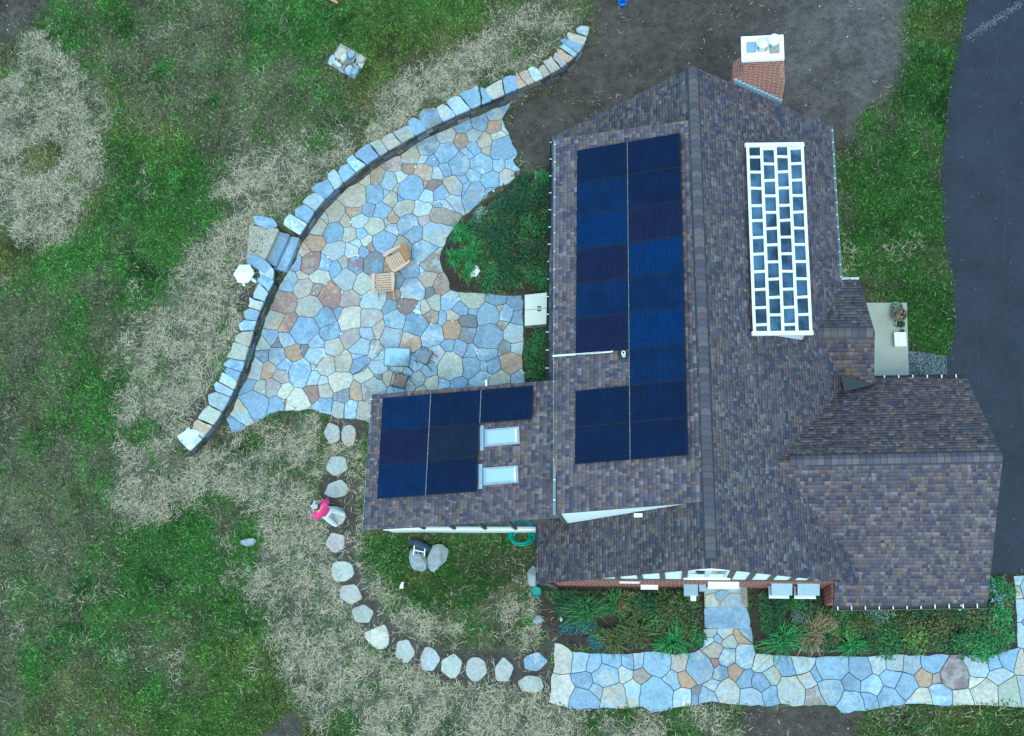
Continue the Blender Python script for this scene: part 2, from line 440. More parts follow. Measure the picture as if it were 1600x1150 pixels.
# areas on the ground (surveyed outlines)
UP = 0.67
patio_edge = [(798, 160), (790, 183), (787, 192), (797, 207), (803, 226), (810, 243), (803, 251), (812, 266), (810, 276), (795, 288), (780, 294), (764, 303), (750, 317),
              (735, 330), (722, 340), (712, 353), (703, 363), (697, 380), (690, 393), (687, 405), (691, 421), (698, 432), (705, 452), (714, 456), (730, 457), (757, 460),
              (785, 463), (817, 462), (818, 500), (817, 560), (820, 592), (822, 640), (582, 660), (572, 658), (540, 655), (518, 650), (500, 646), (480, 641), (450, 642), (430, 645),
              (410, 652), (395, 661), (378, 673), (362, 676)]
inner_strip = np.vstack([WN[np.argmin(np.abs(WN - G(800, 142, WALL_Z)[:2]).sum(1)):], WS[:np.argmin(np.abs(WS - G(338, 655, WALL_Z)[:2]).sum(1))]])
PATIO = np.vstack([gpoly(patio_edge), inner_strip[::-1]])
walk_edge = [(866, 1005), (878, 1006), (893, 1018), (940, 1020), (1000, 1021), (1070, 1021), (1085, 1018), (1099, 1012), (1099, 983), (1172, 980), (1175, 1005), (1182, 1022), (1240, 1025),
             (1300, 1027), (1340, 1024), (1400, 1022), (1470, 1023), (1540, 1025), (1562, 1020), (1587, 1012), (1586, 960), (1583, 900), (1640, 898), (1640, 1104), (1600, 1103), (1540, 1101),
             (1480, 1103), (1418, 1101), (1360, 1108), (1316, 1114), (1305, 1104), (1285, 1100), (1240, 1104), (1230, 1100), (1195, 1104), (1150, 1101), (1125, 1099), (1090, 1102), (1060, 1106), (1020, 1112),
             (1005, 1103), (960, 1108), (900, 1111), (880, 1106), (858, 1097), (860, 1060), (865, 1040)]
WALK = gpoly(walk_edge)
drive_px = [(1514, -60), (1512, 0), (1500, 62), (1482, 150), (1474, 220), (1470, 300), (1477, 380), (1487, 430), (1492, 490), (1486, 540), (1475, 562), (1476, 640), (1500, 893), (1650, 899), (1900, 880), (1900, -60)]
DRIVE = gpoly(drive_px)
soil_n = gpoly([(925, 0), (918, 60), (880, 110), (795, 150), (795, 185), (812, 262), (800, 285), (862, 262), (900, 300), (1290, 300), (1300, 235), (1335, 205), (1365, 165), (1400, 120), (1410, 70), (1420, 20), (1400, -80), (940, -80)])
beds = [gpoly(p) for p in ([(865, 255), (800, 285), (735, 330), (700, 365), (686, 405), (702, 455), (865, 465)], [(818, 470), (818, 600), (870, 600), (870, 470)],
                           [(832, 905), (845, 960), (880, 1008), (1000, 1030), (1110, 1022), (1110, 900)], [(1165, 900), (1172, 990), (1190, 1032), (1560, 1030), (1590, 1010), (1590, 895), (1300, 880)])]
straw_main = gpoly([(912, 15), (850, 8), (790, 22), (745, 55), (690, 85), (640, 112), (570, 148), (500, 185), (440, 215), (385, 250), (345, 290), (345, 335), (335, 375), (292, 395), (262, 425),
                    (255, 470), (225, 500), (190, 518), (172, 560), (165, 610), (172, 660), (182, 700), (172, 750), (188, 795), (218, 815), (262, 800), (300, 770), (330, 700), (290, 690), (330, 600), (370, 520), (400, 440), (400, 360), (480, 300),
                    (600, 215), (700, 160), (800, 118), (880, 80)], UP)
straw_s = gpoly([(340, 690), (400, 662), (470, 648), (574, 665), (566, 835), (560, 880), (590, 930), (640, 960), (720, 972), (790, 930), (830, 890), (852, 960), (860, 1000), (855, 1090), (900, 1118), (1010, 1120), (1140, 1120),
                 (1150, 1150), (1140, 1200), (700, 1200), (560, 1150), (490, 1120), (440, 1085), (425, 1040), (440, 990), (425, 935), (390, 905), (375, 880), (400, 850), (370, 800), (310, 775), (250, 800), (240, 760), (290, 720)])
straw_w = gpoly([(0, 135), (30, 120), (25, 60), (70, 40), (92, 85), (150, 115), (165, 190), (170, 245), (135, 300), (130, 350), (70, 380), (0, 360), (-80, 330), (-80, 160)], UP)
straw_b = gpoly([(1360, 1108), (1480, 1110), (1600, 1105), (1650, 1110), (1650, 1128), (1500, 1125), (1400, 1122)])
soil_spots = [gpoly(p) for p in ([(1150, 1100), (1360, 1105), (1340, 1135), (1330, 1200), (1150, 1200)], [(500, 650), (575, 655), (575, 700), (520, 700)], [(500, 740), (560, 740), (556, 860), (575, 930), (650, 1005), (840, 1020), (870, 990), (860, 1090), (800, 1075), (690, 1062), (600, 1020), (540, 960), (512, 880)],
                                     [(840, 905), (865, 960), (900, 1000), (1000, 1018), (1000, 1025), (880, 1012), (850, 1000), (835, 940)], [(470, 1105), (470, 1200), (350, 1200)])]
soil_up = [gpoly(p, UP) for p in ([(375, 440), (405, 450), (400, 480), (385, 500), (375, 470)], [(355, 580), (330, 650), (290, 690), (290, 640), (330, 590)], [(-40, -40), (75, -40), (70, 30), (20, 60), (-40, 90)])]
dark_lush = gpoly([(590, 835), (850, 830), (840, 880), (780, 920), (740, 950), (680, 955), (630, 935), (600, 900)])
lush_px = [(260, 865, 120), (330, 1120, 130), (560, 1165, 90), (120, 620, 70), (470, 15, 130), (720, 10, 70), (60, 1020, 60), (230, 300, 90), (640, 20, 80), (350, 520, 30), (420, 790, 35), (1400, 330, 90), (1460, 120, 60), (1440, 480, 60), (1420, 1140, 60), (1560, 1130, 40), (590, 880, 40), (390, 720, 25), (560, 760, 15)]
HOUSE_FOOT = [np.array([(-3.7, 8.6), (5.1, 8.6), (5.1, -5.7), (-3.7, -5.7)]), np.array([(5, .2), (8.7, .2), (8.7, -6.2), (4.7, -6.2)]), np.array([(-9.4, 0), (-3.7, 0), (-3.7, -4.0), (-9.4, -4.0)])]
step_data = [(518.5, 677, 13, 17.5, 'e'), (545.5, 680, 12.5, 16.5, 'e'), (527, 726, 17.5, 16.5, 'e'), (527.5, 765, 19.5, 14.5, 'e'), (524, 806, 16.5, 16, 'e'), (526, 848, 15.5, 17, 'p'), (535.5, 893, 16, 17, 'e'),
             (548, 929, 18.5, 17, 'e'), (568, 959, 18, 16.5, 'e'), (592, 995, 20.5, 19, 'c'), (632.5, 1016, 17, 19.5, 'e'), (670.5, 1030, 15.5, 20.5, 'p'), (706, 1041, 15.5, 17, 'e'), (743.5, 1045, 15, 18.5, 'e'),
             (787, 1048, 15, 19.5, 'e'), (835.5, 1033, 18.5, 14, 'k'), (829, 1070, 19, 14.5, 'e')]

# ------------------------------------------------------------------ ground field on a grid
GX = np.concatenate([[-420, -200, -100, -60, -42], np.arange(-33, 18.01, 0.12), [24, 40, 80, 200, 420]])
GY_ = np.concatenate([[-420, -200, -90, -50, -28], np.arange(-17, 23.01, 0.12), [30, 45, 90, 200, 420]])
XX, YY = np.meshgrid(GX, GY_, indexing='ij')
def soft(mask, it):
    m = mask.astype(float)
    for _ in range(it):
        m[1:-1] = (m[:-2] + 2 * m[1:-1] + m[2:]) / 4; m[:, 1:-1] = (m[:, :-2] + 2 * m[:, 1:-1] + m[:, 2:]) / 4
    return m
def region(polys, it, amp, sc, nz, lo=0.35, hi=0.65):
    m = np.zeros(XX.shape, bool)
    for p in polys: m |= inpoly(p, XX, YY)
    s = soft(m, it)
    return sstep(lo, hi, s + amp * (nz(XX, YY, sc, 5) - 0.5))
straw_d = region([straw_main, straw_s, straw_w, straw_b], 34, 1.3, 0.8, N1, 0.1, 0.85)
hole = np.maximum(sstep(0.55, 0.66, N2(XX, YY, 0.85, 4)), 0.8 * sstep(0.60, 0.70, N5(XX, YY, 2.2, 3))); straw_d = straw_d * (1 - 0.92 * hole)
soil_d = np.maximum.reduce([region([soil_n], 22, 1.2, 0.8, N3, 0.15, 0.85), region(beds, 3, 0.2, 1, N3), region(soil_spots, 8, 0.8, 0.9, N4) * 0.95, region(soil_up, 9, 1.6, 1.1, N5) * .9])
lushm = np.zeros(XX.shape)
for x, y, r in lush_px:
    c = GT(x, y); rr = r / 47.0
    lushm = np.maximum(lushm, np.exp(-((XX - c[0]) ** 2 + (YY - c[1]) ** 2) / (rr * rr)))
east = sstep(5.0, 6.5, XX)
darkl = region([dark_lush], 10, 0.5, 0.8, N1)
nz1 = N2(XX, YY, 0.24, 7, .72); nz2 = N3(XX, YY, 0.5, 6, .7); nz3 = N5(XX, YY, 1.3, 4, .7); nz4 = N4(XX, YY, 0.16, 4)
def C3(*c): return np.array(c, float)[None, None, :]
green = 0.50 * lushm + 1.5 * (nz1 - 0.49) + 1.1 * (nz2 - 0.5) + 0.5 * (nz3 - .5) + 0.30 + 0.25 * east + 0.3 * darkl
gm = np.clip(sstep(0.12, 0.62, green), 0, 1)[..., None]
gcol = C3(0.096, 0.098, 0.054) * (1 - gm) + C3(0.044, 0.104, 0.021) * gm
ym = (sstep(0.55, 0.72, nz4) * (1 - 0.7 * lushm))[..., None]
gcol = gcol * (1 - 0.55 * ym) + C3(0.125, 0.108, 0.032) * 0.55 * ym
dm = sstep(0.60, 0.75, nz2)[..., None]; gcol = gcol * (1 - 0.5 * dm)
gcol *= (0.35 + 1.1 * nz3)[..., None] * (1 - .25 * east[..., None])
gcol = gcol * (1 - 0.25 * darkl[..., None])
soilc = (C3(0.052, 0.042, 0.035) * (1 - nz2[..., None]) + C3(0.092, 0.078, 0.069) * nz2[..., None]) * (0.6 + 0.8 * nz3)[..., None]
pc_ = G(1325, 70); pale = (0.45 * np.exp(-(((XX - pc_[0]) / 2.3) ** 2 + ((YY - pc_[1]) / 2.6) ** 2)) * (0.3 + 1.2 * nz2))[..., None]
soilc = soilc * (1 - pale) + C3(0.16, 0.15, 0.155) * pale * (0.6 + 0.8 * nz3)[..., None]
sm = soil_d[..., None]
strawbase = C3(0.10, 0.098, 0.068) * (0.6 + 0.8 * nz3)[..., None]
tm = (straw_d * (1 - 0.75 * soil_d))[..., None]
bedm = region(beds, 2, 0.1, 1, N3)[..., None]
field = gcol * (1 - tm) + strawbase * tm
field = field * (1 - sm) + soilc * sm
field = field * (1 - 0.6 * bedm) + C3(0.035, 0.028, 0.022) * 0.6 * bedm
blocked = np.zeros(XX.shape, bool)
for p in [PATIO, WALK, DRIVE] + HOUSE_FOOT: blocked |= inpoly(p, XX, YY)
for W_ in (WN, WS):
    o_ = outer_normals(W_); blocked |= inpoly(np.vstack([W_ - o_ * 0.02, (W_ + o_ * 0.42)[::-1]]), XX, YY)
for x, y, rx, ry, c in step_data:
    c_ = G(x, y); blocked |= ((XX - c_[0]) / (rx / 47.5 * 0.92)) ** 2 + ((YY - c_[1]) / (ry / 46 * 0.92)) ** 2 < 1
ZZ = terrain(XX, YY)
stepcut = gpoly([(430, 354), (470, 362), (485, 380), (450, 432), (424, 430), (406, 406)], .5)
core = inpoly(stepcut, XX, YY) | inpoly(PATIO, XX, YY) | inpoly(WALK, XX, YY) | inpoly(DRIVE, XX, YY)
ZZ = np.where(core, 0.0, ZZ)
nx, ny = XX.shape
idx = np.arange(nx * ny).reshape(nx, ny)
F = np.stack([idx[:-1, :-1], idx[1:, :-1], idx[1:, 1:], idx[:-1, 1:]], -1).reshape(-1, 4)
go = big_mesh('ground', np.stack([XX, YY, ZZ], -1).reshape(-1, 3), F, M['ground'])
at = go.data.attributes.new('gcol', 'FLOAT_COLOR', 'POINT')
ca = np.ones((nx * ny, 4), np.float32); ca[:, :3] = field.reshape(-1, 3); at.data.foreach_set('color', ca.ravel())
go.data.polygons.foreach_set('use_smooth', [True] * len(go.data.polygons))
tag(go, kind='structure')
def look(arr, x, y):
    i = np.clip(np.searchsorted(GX, x) - 1, 0, nx - 2); j = np.clip(np.searchsorted(GY_, y) - 1, 0, ny - 2)
    return arr[i, j]
VIEW = (-27.5, 13.0, -11.8, 17.8)
# short grass
def scatter(n, dens):
    x = npr.uniform(VIEW[0], VIEW[1], n); y = npr.uniform(VIEW[2], VIEW[3], n)
    k = (npr.random(n) < look(dens, x, y)) & ~look(blocked, x, y)
    x, y = x[k], y[k]
    return x, y, look(ZZ, x, y)
def ribbons(name, x, y, z, length, width, lift, tint, mat, curl=0.5, droop=0.0):
    n = len(x); a = npr.uniform(0, 2 * np.pi, n); L = length * npr.uniform(0.5, 1.3, n)
    a2 = a + npr.normal(0, curl, n); Wd = width * npr.uniform(0.7, 1.3, n)
    P = np.zeros((n, 3, 3)); P[:, 0] = np.stack([x, y, z], 1)
    P[:, 1] = P[:, 0] + np.stack([np.cos(a) * L * 0.5, np.sin(a) * L * 0.5, lift * npr.uniform(0.3, 1.2, n)], 1)
    P[:, 2] = P[:, 1] + np.stack([np.cos(a2) * L * 0.5, np.sin(a2) * L * 0.5, lift * npr.uniform(-0.6, 0.9, n) - droop], 1)
    S = np.stack([-np.sin(a), np.cos(a), npr.uniform(-0.3, 0.3, n)], 1)
    V = np.zeros((n, 5, 3))
    V[:, 0] = P[:, 0] - S * Wd[:, None] * 0.5; V[:, 1] = P[:, 0] + S * Wd[:, None] * 0.5
    V[:, 2] = P[:, 1] - S * Wd[:, None] * 0.45; V[:, 3] = P[:, 1] + S * Wd[:, None] * 0.45; V[:, 4] = P[:, 2]
    b = np.arange(n)[:, None] * 5
    T = np.stack([b + [0, 1, 3], b + [0, 3, 2], b + [2, 3, 4]], 1).reshape(-1, 3)
    return big_mesh(name, V.reshape(-1, 3), T, mat, np.repeat(tint, 3, 0))
lawn_d = np.clip((1 - 0.8 * straw_d) * (1 - 0.96 * soil_d) * (0.62 + 0.38 * gm[..., 0]), 0, 1)
x, y, z = scatter(420000, lawn_d)
base = look(field, x, y); v = np.clip(npr.lognormal(0.05, 0.55, len(x)), .2, 3.2)[:, None]
tint = np.clip(base * v * np.array([1.0, 1.05, 0.88]), 0, 1)
dead = npr.random(len(x)) < 0.06; tint[dead] = np.array([0.22, 0.21, 0.15]) * npr.uniform(0.5, 1.1, (dead.sum(), 1))
tag(ribbons('lawn_grass', x, y, z, 0.11, 0.03, 0.06, tint, M['blade'], 0.6), 'short patchy green lawn grass around the house', 'grass', kind='stuff')
x, y, z = scatter(60000, lawn_d * sstep(.5, .7, N5(XX, YY, 2.6, 3)))
base = look(field, x, y); tint = np.clip(base * npr.uniform(.9, 2.4, (len(x), 1)) * np.array([.9, 1.15, .8]), 0, 1)
tag(ribbons('lawn_weeds', x, y, z + .01, 0.17, 0.045, 0.08, tint, M['blade'], 0.5), 'broad-leaved weeds and longer tufts within the lawn', 'weeds', kind='stuff')
# dry straw lying over the reseeded ground
cl = 0.18 + 1.0 * sstep(0.36, 0.60, N4(XX, YY, 1.9, 5, .7))
x, y, z = scatter(680000, np.clip(straw_d * cl * (1 - 0.85 * soil_d), 0, 1))
tint = np.array([0.64, 0.545, 0.375]) * npr.uniform(0.25, 1.0, (len(x), 1)) * npr.normal(1, 0.05, (len(x), 3))
tag(ribbons('straw', x, y, z + 0.01, 0.25, 0.0135, 0.05, np.clip(tint, 0, 1), M['straw'], 0.7), 'pale dry straw strewn over the reseeded ground', 'straw', kind='stuff')
# scattered dry clumps out on the lawn and little chips on the bare soil
sparse = (sstep(0.52, 0.72, N1(XX, YY, 0.45, 6, .7)) * 0.6 + .25 * (1 - gm[..., 0])) * (1 - soil_d) * (1 - .7 * east)
x, y, z = scatter(120000, sparse)
tint = np.array([0.34, 0.33, 0.22]) * npr.uniform(0.3, 1.0, (len(x), 1))
tag(ribbons('dry_thatch', x, y, z + 0.01, 0.15, 0.016, 0.04, tint * np.ones((1, 3)), M['straw'], 0.8), 'thin greyish thatch of dead grass within the lawn', 'dead grass', kind='stuff')
x, y, z = scatter(26000, soil_d * (1 - bedm[..., 0]))
pick = npr.random(len(x)) < 0.3; x, y, z = x[pick], y[pick], z[pick]
tint = np.where(npr.random((len(x), 1)) < 0.12, 0.55, 0.13) * npr.uniform(0.6, 1.2, (len(x), 1)) * np.array([1, 0.97, 0.93])
tag(ribbons('soil_crumbs', x, y, z, 0.06, 0.03, 0.03, tint, M['straw'], 0.8), 'crumbs and pebbles scattered over the bare soil', 'soil', kind='stuff')

# ------------------------------------------------------------------ stone pieces
TINT = dict(b=(.262, .365, .475), l=(.375, .47, .53), g=(.38, .42, .43), t=(.43, .38, .31), o=(.42, .29, .20), r=(.28, .18, .155), m=(.27, .20, .21), d=(.20, .21, .22),
            c=(.50, .48, .40), k=(.21, .29, .39), n=(.31, .26, .22), p=(.40, .34, .32), y=(.42, .43, .37), w=(.60, .64, .64), e=(.40, .40, .365))
TINT2 = dict(b='bblkg', l='lbgc', g='gltb', t='tgopt', o='otnt', r='rnoo', m='mrpb', d='dkg', c='ctyl', k='kbbg', n='ntrg', p='ptgb', y='ytgb', w='wl', e='eety')
def chaikin(P, k=0.22):
    P = np.asarray(P); Q = []
    for i in range(len(P)):
        a, b = P[i], P[(i + 1) % len(P)]; Q += [a + (b - a) * k, b - (b - a) * k]
    return np.array(Q)
def area(P): x, y = P[:, 0], P[:, 1]; return 0.5 * np.sum(x * np.roll(y, -1) - y * np.roll(x, -1))
def inset(P, d):
    n = len(P); T = np.roll(P, -1, 0) - P; T /= np.linalg.norm(T, axis=1)[:, None] + 1e-9
    nn = np.stack([-T[:, 1], T[:, 0]], 1)                   # inward for ccw
    m = nn + np.roll(nn, 1, 0); L = np.sum(m * m, axis=1)[:, None]
    m = m * 2 / np.maximum(L, 0.7)
    return P + m * d
def stone(name, P, ztop, thick, code, parent=None, tilt=0.012, bev=0.009, jit=0.018, round_=0.14, sub=True):
    P = np.asarray(P, float)
    if area(P) < 0: P = P[::-1]
    # edges broken a little, corners worn
    Q = []
    for i in range(len(P)):
        a, b = P[i], P[(i + 1) % len(P)]; L = np.linalg.norm(b - a); Q.append(a)
        if L > 0.35:
            t = np.array([-(b - a)[1], (b - a)[0]]) / L
            Q.append(a + (b - a) * rnd.uniform(.35, .65) + t * rnd.uniform(-jit, jit) * 1.3)
    P = chaikin(np.array(Q), round_) if sub else P
    I = inset(P, bev); c = P.mean(0); n = len(P)
    tx, ty = rnd.gauss(0, tilt), rnd.gauss(0, tilt)
    zt = [ztop + (q[0] - c[0]) * tx + (q[1] - c[1]) * ty for q in P]
    V = [(q[0], q[1], z) for q, z in zip(I, zt)] + [(q[0], q[1], z - bev * 0.9) for q, z in zip(P, zt)] + [(q[0], q[1], ztop - thick) for q in P]
    Fc = [tuple(range(n))] + [(i, n + i, n + (i + 1) % n, (i + 1) % n) for i in range(n)] + [(n + i, 2 * n + i, 2 * n + (i + 1) % n, n + (i + 1) % n) for i in range(n)]
    me = bpy.data.meshes.new(name)
    off = np.array([c[0], c[1], ztop - thick])
    base = Vector((0, 0, 0)) if parent is None else loc_of(parent)
    me.from_pydata([tuple(float(u) for u in np.array(v) - off) for v in V], [], Fc)
    s = rnd.uniform(0.86, 1.12)
    c1 = [min(.85, v * s * rnd.uniform(.96, 1.04)) for v in TINT[code]]
    c2 = [min(.85, v * s) for v in TINT[rnd.choice(TINT2[code])]]
    for nm, cc in (('tint', c1), ('tint2', c2)):
        at = me.attributes.new(nm, 'FLOAT_COLOR', 'FACE'); at.data.foreach_set('color', np.tile(np.array([*cc, 1], np.float32), len(Fc)))
    me.materials.append(M['stone'])
    o = bpy.data.objects.new(name, me); link(o, parent)
    o.location = (float(off[0] - base.x), float(off[1] - base.y), float(off[2] - base.z))
    return o
def clip_half(P, n, d):                                      # keep n.p <= d
    out = []; m = len(P)
    for i in range(m):
        a, b = P[i], P[(i + 1) % m]; da, db = n @ a - d, n @ b - d
        if da <= 0: out.append(a)
        if (da < 0 < db) or (db < 0 < da): out.append(a + (b - a) * da / (da - db))
    return np.array(out) if len(out) else np.zeros((0, 2))
def dedupe(P, e=0.02):
    out = []
    for q in P:
        if not out or np.linalg.norm(q - out[-1]) > e: out.append(q)
    while len(out) > 2 and np.linalg.norm(out[0] - out[-1]) <= e: out.pop()
    return np.array(out)
def warp(P):
    Q = []
    for i in range(len(P)):
        a, b = P[i], P[(i + 1) % len(P)]; n = max(1, int(np.linalg.norm(b - a) / .17))
        Q += [a + (b - a) * k / n for k in range(n)]
    Q = np.array(Q); x, y = Q[:, 0], Q[:, 1]
    return Q + np.stack([.20 * (N1(x, y, 1.5, 3, .6) - .5) + .07 * (N2(x, y, 5, 2) - .5), .20 * (N3(x, y, 1.5, 3, .6) - .5) + .07 * (N4(x, y, 5, 2) - .5)], 1)
def paving(seeds, region_poly, parent, gap=0.010, ztop=0.045, thick=0.05, name='flagstone'):
    S = [(G(x, y)[:2], r / 47.0, c) for x, y, r, c in seeds]
    made = []
    for i, (p, r, c) in enumerate(S):
        near = [k for k in range(len(S)) if k != i and np.linalg.norm(S[k][0] - p) < 2.6]
        P = region_poly
        box = [p + np.array(q) for q in ((-1.2, -1.2), (1.2, -1.2), (1.2, 1.2), (-1.2, 1.2))]
        for n, d in ((np.array([1., 0]), p[0] + 1.1), (np.array([-1., 0]), -p[0] + 1.1), (np.array([0, 1.]), p[1] + 1.1), (np.array([0, -1.]), -p[1] + 1.1)): P = clip_half(P, n, d)
        for k in near:
            q, rq, _ = S[k]
            n = 2 * (q - p); d = (q @ q - rq * rq) - (p @ p - r * r)
            if len(P) < 3: break
            P = clip_half(P, n, d)
        if len(P) < 3: continue
        P = dedupe(P)
        if len(P) < 3 or abs(area(P)) < 0.01: continue
        if area(P) < 0: P = P[::-1]
        P = warp(P)
        Q = inset(P, gap)
        if area(Q) < 0.006: continue
        made.append(stone(name, Q, ztop + rnd.uniform(-.006, .008), thick, c, parent, bev=.005, sub=False))
    return made
# ------------------------------------------------------------------ patio paving
SEEDS = """779.5 174 18 b;749.6 190 14 k;726 196 13 k;696 211 17 t;722.5 220 9 o;740.5 213 9 l;774 197 13 o;756 221 10 t;778 211 9 c;786 199 4 l;786.5 231 21 b;668 228 17 k;643 242 15 t;614 252 15 m;
696 239 19 b;661 247 6 l;674 253 9 b;717 256 18 b;740.6 232 9 b;733.6 239 7 b;753 256 19 b;763.5 235 5 t;779.5 258.5 8 b;800 260 10 b;793.4 278 15 t;765.6 282 16 b;740.6 272.5 12 b;694.6 264 12 k;682 271 11 l;
661 271 15 o;640 264 9 o;628 278 11 c;609 284 13 l;643 293 22 b;661 289 6 r;679 290.5 12 m;707 290.5 16 t;721 281 8 b;728 290.5 8 b;742 298 15 b;767 302 10 b;668 306 9 l;690.5 302 14 b;703 309 8 g;619.5 293 4 t;
569 278 14 t;588.5 275.7 11 t;552 305 25 t;585.8 303.5 15 b;600 302 6 g;609.4 312 14 c;625.4 312 6 k;577.4 326 10 d;595.5 328.5 15 b;553.7 328.5 13 o;526 334 17 p;509 340 8 g;496.7 353.6 16 t;630 326 17 y;615 340 10 o;
659.5 330 13 c;686 338 15 n;662 346.6 11 p;562 344 13 l;542.6 345 10 t;587 352 16 c;636 351 18 b;647 366 15 b;679 363 20 l;611 359 10 b;603 346.6 4 t;521.7 364.7 18 b;548 367.5 12 y;565 365 9 b;492 377 15 o;693 317 7 g;688 321 6 b;
600 377 19 b;572.6 376.5 7 c;524 392 17 g;555.7 381.7 7 l;549 393.5 12 l;567.4 395 8 b;580.5 385.7 6 r;536 410.5 8 t;558 413 12 m;584 413 18 d;476 392 11 t;461.7 408 14 b;485 410.5 17 r;506 413 12 b;523 419.6 11 b;499.6 431 14 y;
451 440.5 17 g;475 449.6 16 t;472 432.6 4 t;495.7 453.5 11 n;540 438 17 g;516.5 462 20 r;530 457 5 w;548 466.5 15 p;567 444 17 y;584 469 19 l;443.5 473 19 n;484 479 19 y;609 481 11 k;549 498 20 c;
629 388 16 t;613 415 14 r;661.6 393 14 b;675 410 16 n;642 424.7 16 b;665 437 14 t;620 439 13 k;645.7 451.5 20 b;689.6 446.6 15 n;670 455 8 d;658 423.5 5 l;583.6 430 4 g;430 499.5 14 t;451 508 12 r;476 518 22 b;508 498.5 15 b;
531 490 5 b;423 527.7 11 b;409 539 11 g;435 538 7 d;449 532 11 b;515.7 519 15 k;494.8 535 13 l;459 551.7 13 o;522 540 14 t;433 556 13 b;411 557 9 d;476 545.5 6 d;493 554 15 l;578.5 499.5 18 p;592 516 12 t;618 500.5 16 l;
638 478.6 13 m;653.6 484 6 w;663 482 7 t;651.5 508 18 k;612 525.6 18 g;642 533 16 o;574 521.5 11 l;550 527.7 16 p;564 543 16 l;584.7 546.5 12 n;673 495 11 n;616 461 9 n;593 554 9 b;677 524 20 l;680 473 12 y;702 470 16 b;
737 468 18 y;719.5 482 12 b;692 494 8 l;708 492 9 y;738 487 9 b;761 493 19 b;775 468 12 k;806 472 12 k;777 483 6 t;788.4 491 12 l;808 495 10 k;784 509 9 n;803 520 15 g;733 501.6 11 d;732 523.5 14 d;707 517 15 o;
764 526.6 24 b;702 540 12 b;719.5 544 12 b;737 547.5 9 b;761 550.6 15 b;789.4 546.5 11 d;809 547.5 11 l;682 554 13 g;397.7 578 16 g;445 570.5 10 b;417 579.6 12 o;439.5 589.7 14 p;470 584 22 b;391 604 11 k;410 609 13 y;
426 606.7 14 p;444 612 14 c;399 630 21 b;430.5 634 14 b;377 645 16 c;466.6 628 21 c;486 615.7 15 r;449 627 5 n;488 593 13 l;489 576 5 b;362.6 664 10 k;505 637 14 b;512 570.5 15 y;538 567 16 t;559.5 559 8 l;563 570.5 13 k;
568.5 578 9 d;573 588 12 c;593.4 574 14 g;532 597.7 18 c;507.5 612 12 y;506 601 6 l;535.7 618 13 d;530 640.6 11 y;551.6 640.6 12 l;569.7 641.7 13 p;559.5 613.5 12 o;584 610 20 n;593.4 590 5 d;610 591 10 t;650 569 12 b;640 583 9 b;
654 592 14 g;671 577.4 12 k;660 558 9 k;674 598 12 c;628 590 9 n;623.5 577 10 y;639 603 10 t;705 574 22 y;736 575 15 b;755 576 8 b;771 574 13 b;799 568.5 19 t;749 591 14 l;781 590 14 c;808 588 10 g;716.6 597.5 11 b;696 598 10 b;
620 615 14 b;660 615 14 t;700 618 14 g;740 615 14 b;780 615 15 t;600 640 16 n;640 636 16 b;690 640 16 g;740 636 16 b;790 634 16 t"""
seeds = [(float(a), float(b), float(c), d) for a, b, c, d in (s.split() for s in SEEDS.replace('\n', '').split(';'))]
def flat(name, poly, z, mat, kind='structure'):
    mb = MB(); P = np.array(poly)
    if area(P) < 0: P = P[::-1]
    mb.add([(q[0], q[1], z) for q in P], [tuple(range(len(P)))])
    return tag(mb.build(name, mat), kind=kind)
patio = flat('patio', PATIO, 0.012, M['mortarbed'])
paving(seeds, PATIO, patio)
WSEEDS = [(800 + x / 4, 960 + y / 4, r, c) for x, y, r, c in ((315, 280, 15, 'c'), (320, 480, 19, 'c'), (420, 290, 12, 'l'), (515, 300, 11, 'b'), (630, 280, 15, 'b'), (450, 420, 13, 'k'), (590, 385, 18, 'b'), (530, 475, 7, 'g'),
          (440, 545, 20, 'b'), (640, 515, 18, 'c'), (700, 372, 10, 'l'), (735, 290, 10, 'b'), (795, 290, 10, 'b'), (825, 395, 11, 'n'), (755, 485, 15, 'l'), (905, 310, 19, 'b'), (905, 510, 24, 'b'), (1040, 295, 13, 't'), (995, 410, 11, 'y'),
          (1085, 400, 12, 'o'), (1065, 515, 13, 'l'), (1140, 510, 9, 'd'), (1170, 330, 20, 'b'), (1265, 232, 12, 'p'), (1260, 297, 6, 'r'), (1345, 270, 13, 'k'), (1455, 260, 17, 'b'), (1300, 365, 11, 'k'), (1405, 355, 11, 'o'), (1265, 440, 8, 'g'),
          (1340, 485, 17, 't'), (1230, 530, 13, 'b'), (1235, 115, 7, 'l'), (1325, 115, 9, 't'), (1445, 150, 8, 'o'), (1228, 175, 6, 'c'), (1285, 155, 5, 'l'), (1352, 178, 9, 'y'), (1478, 120, 9, 'k'))]
WSEEDS += [(1160 + x / 8, 1000 + y / 8, r, c) for x, y, r, c in ((60, 490, 13, 'k'), (260, 280, 14, 'l'), (340, 440, 11, 'g'), (530, 330, 13, 'k'), (740, 290, 15, 'l'), (230, 510, 13, 'b'), (120, 730, 17, 'l'), (390, 700, 12, 'k'), (610, 640, 21, 'y'),
           (800, 500, 14, 'g'), (930, 410, 10, 'k'), (890, 710, 15, 'n'), (1120, 320, 22, 'b'), (1110, 620, 17, 'b'), (1340, 550, 15, 'b'), (1370, 800, 20, 'b'), (1470, 340, 17, 'b'))]
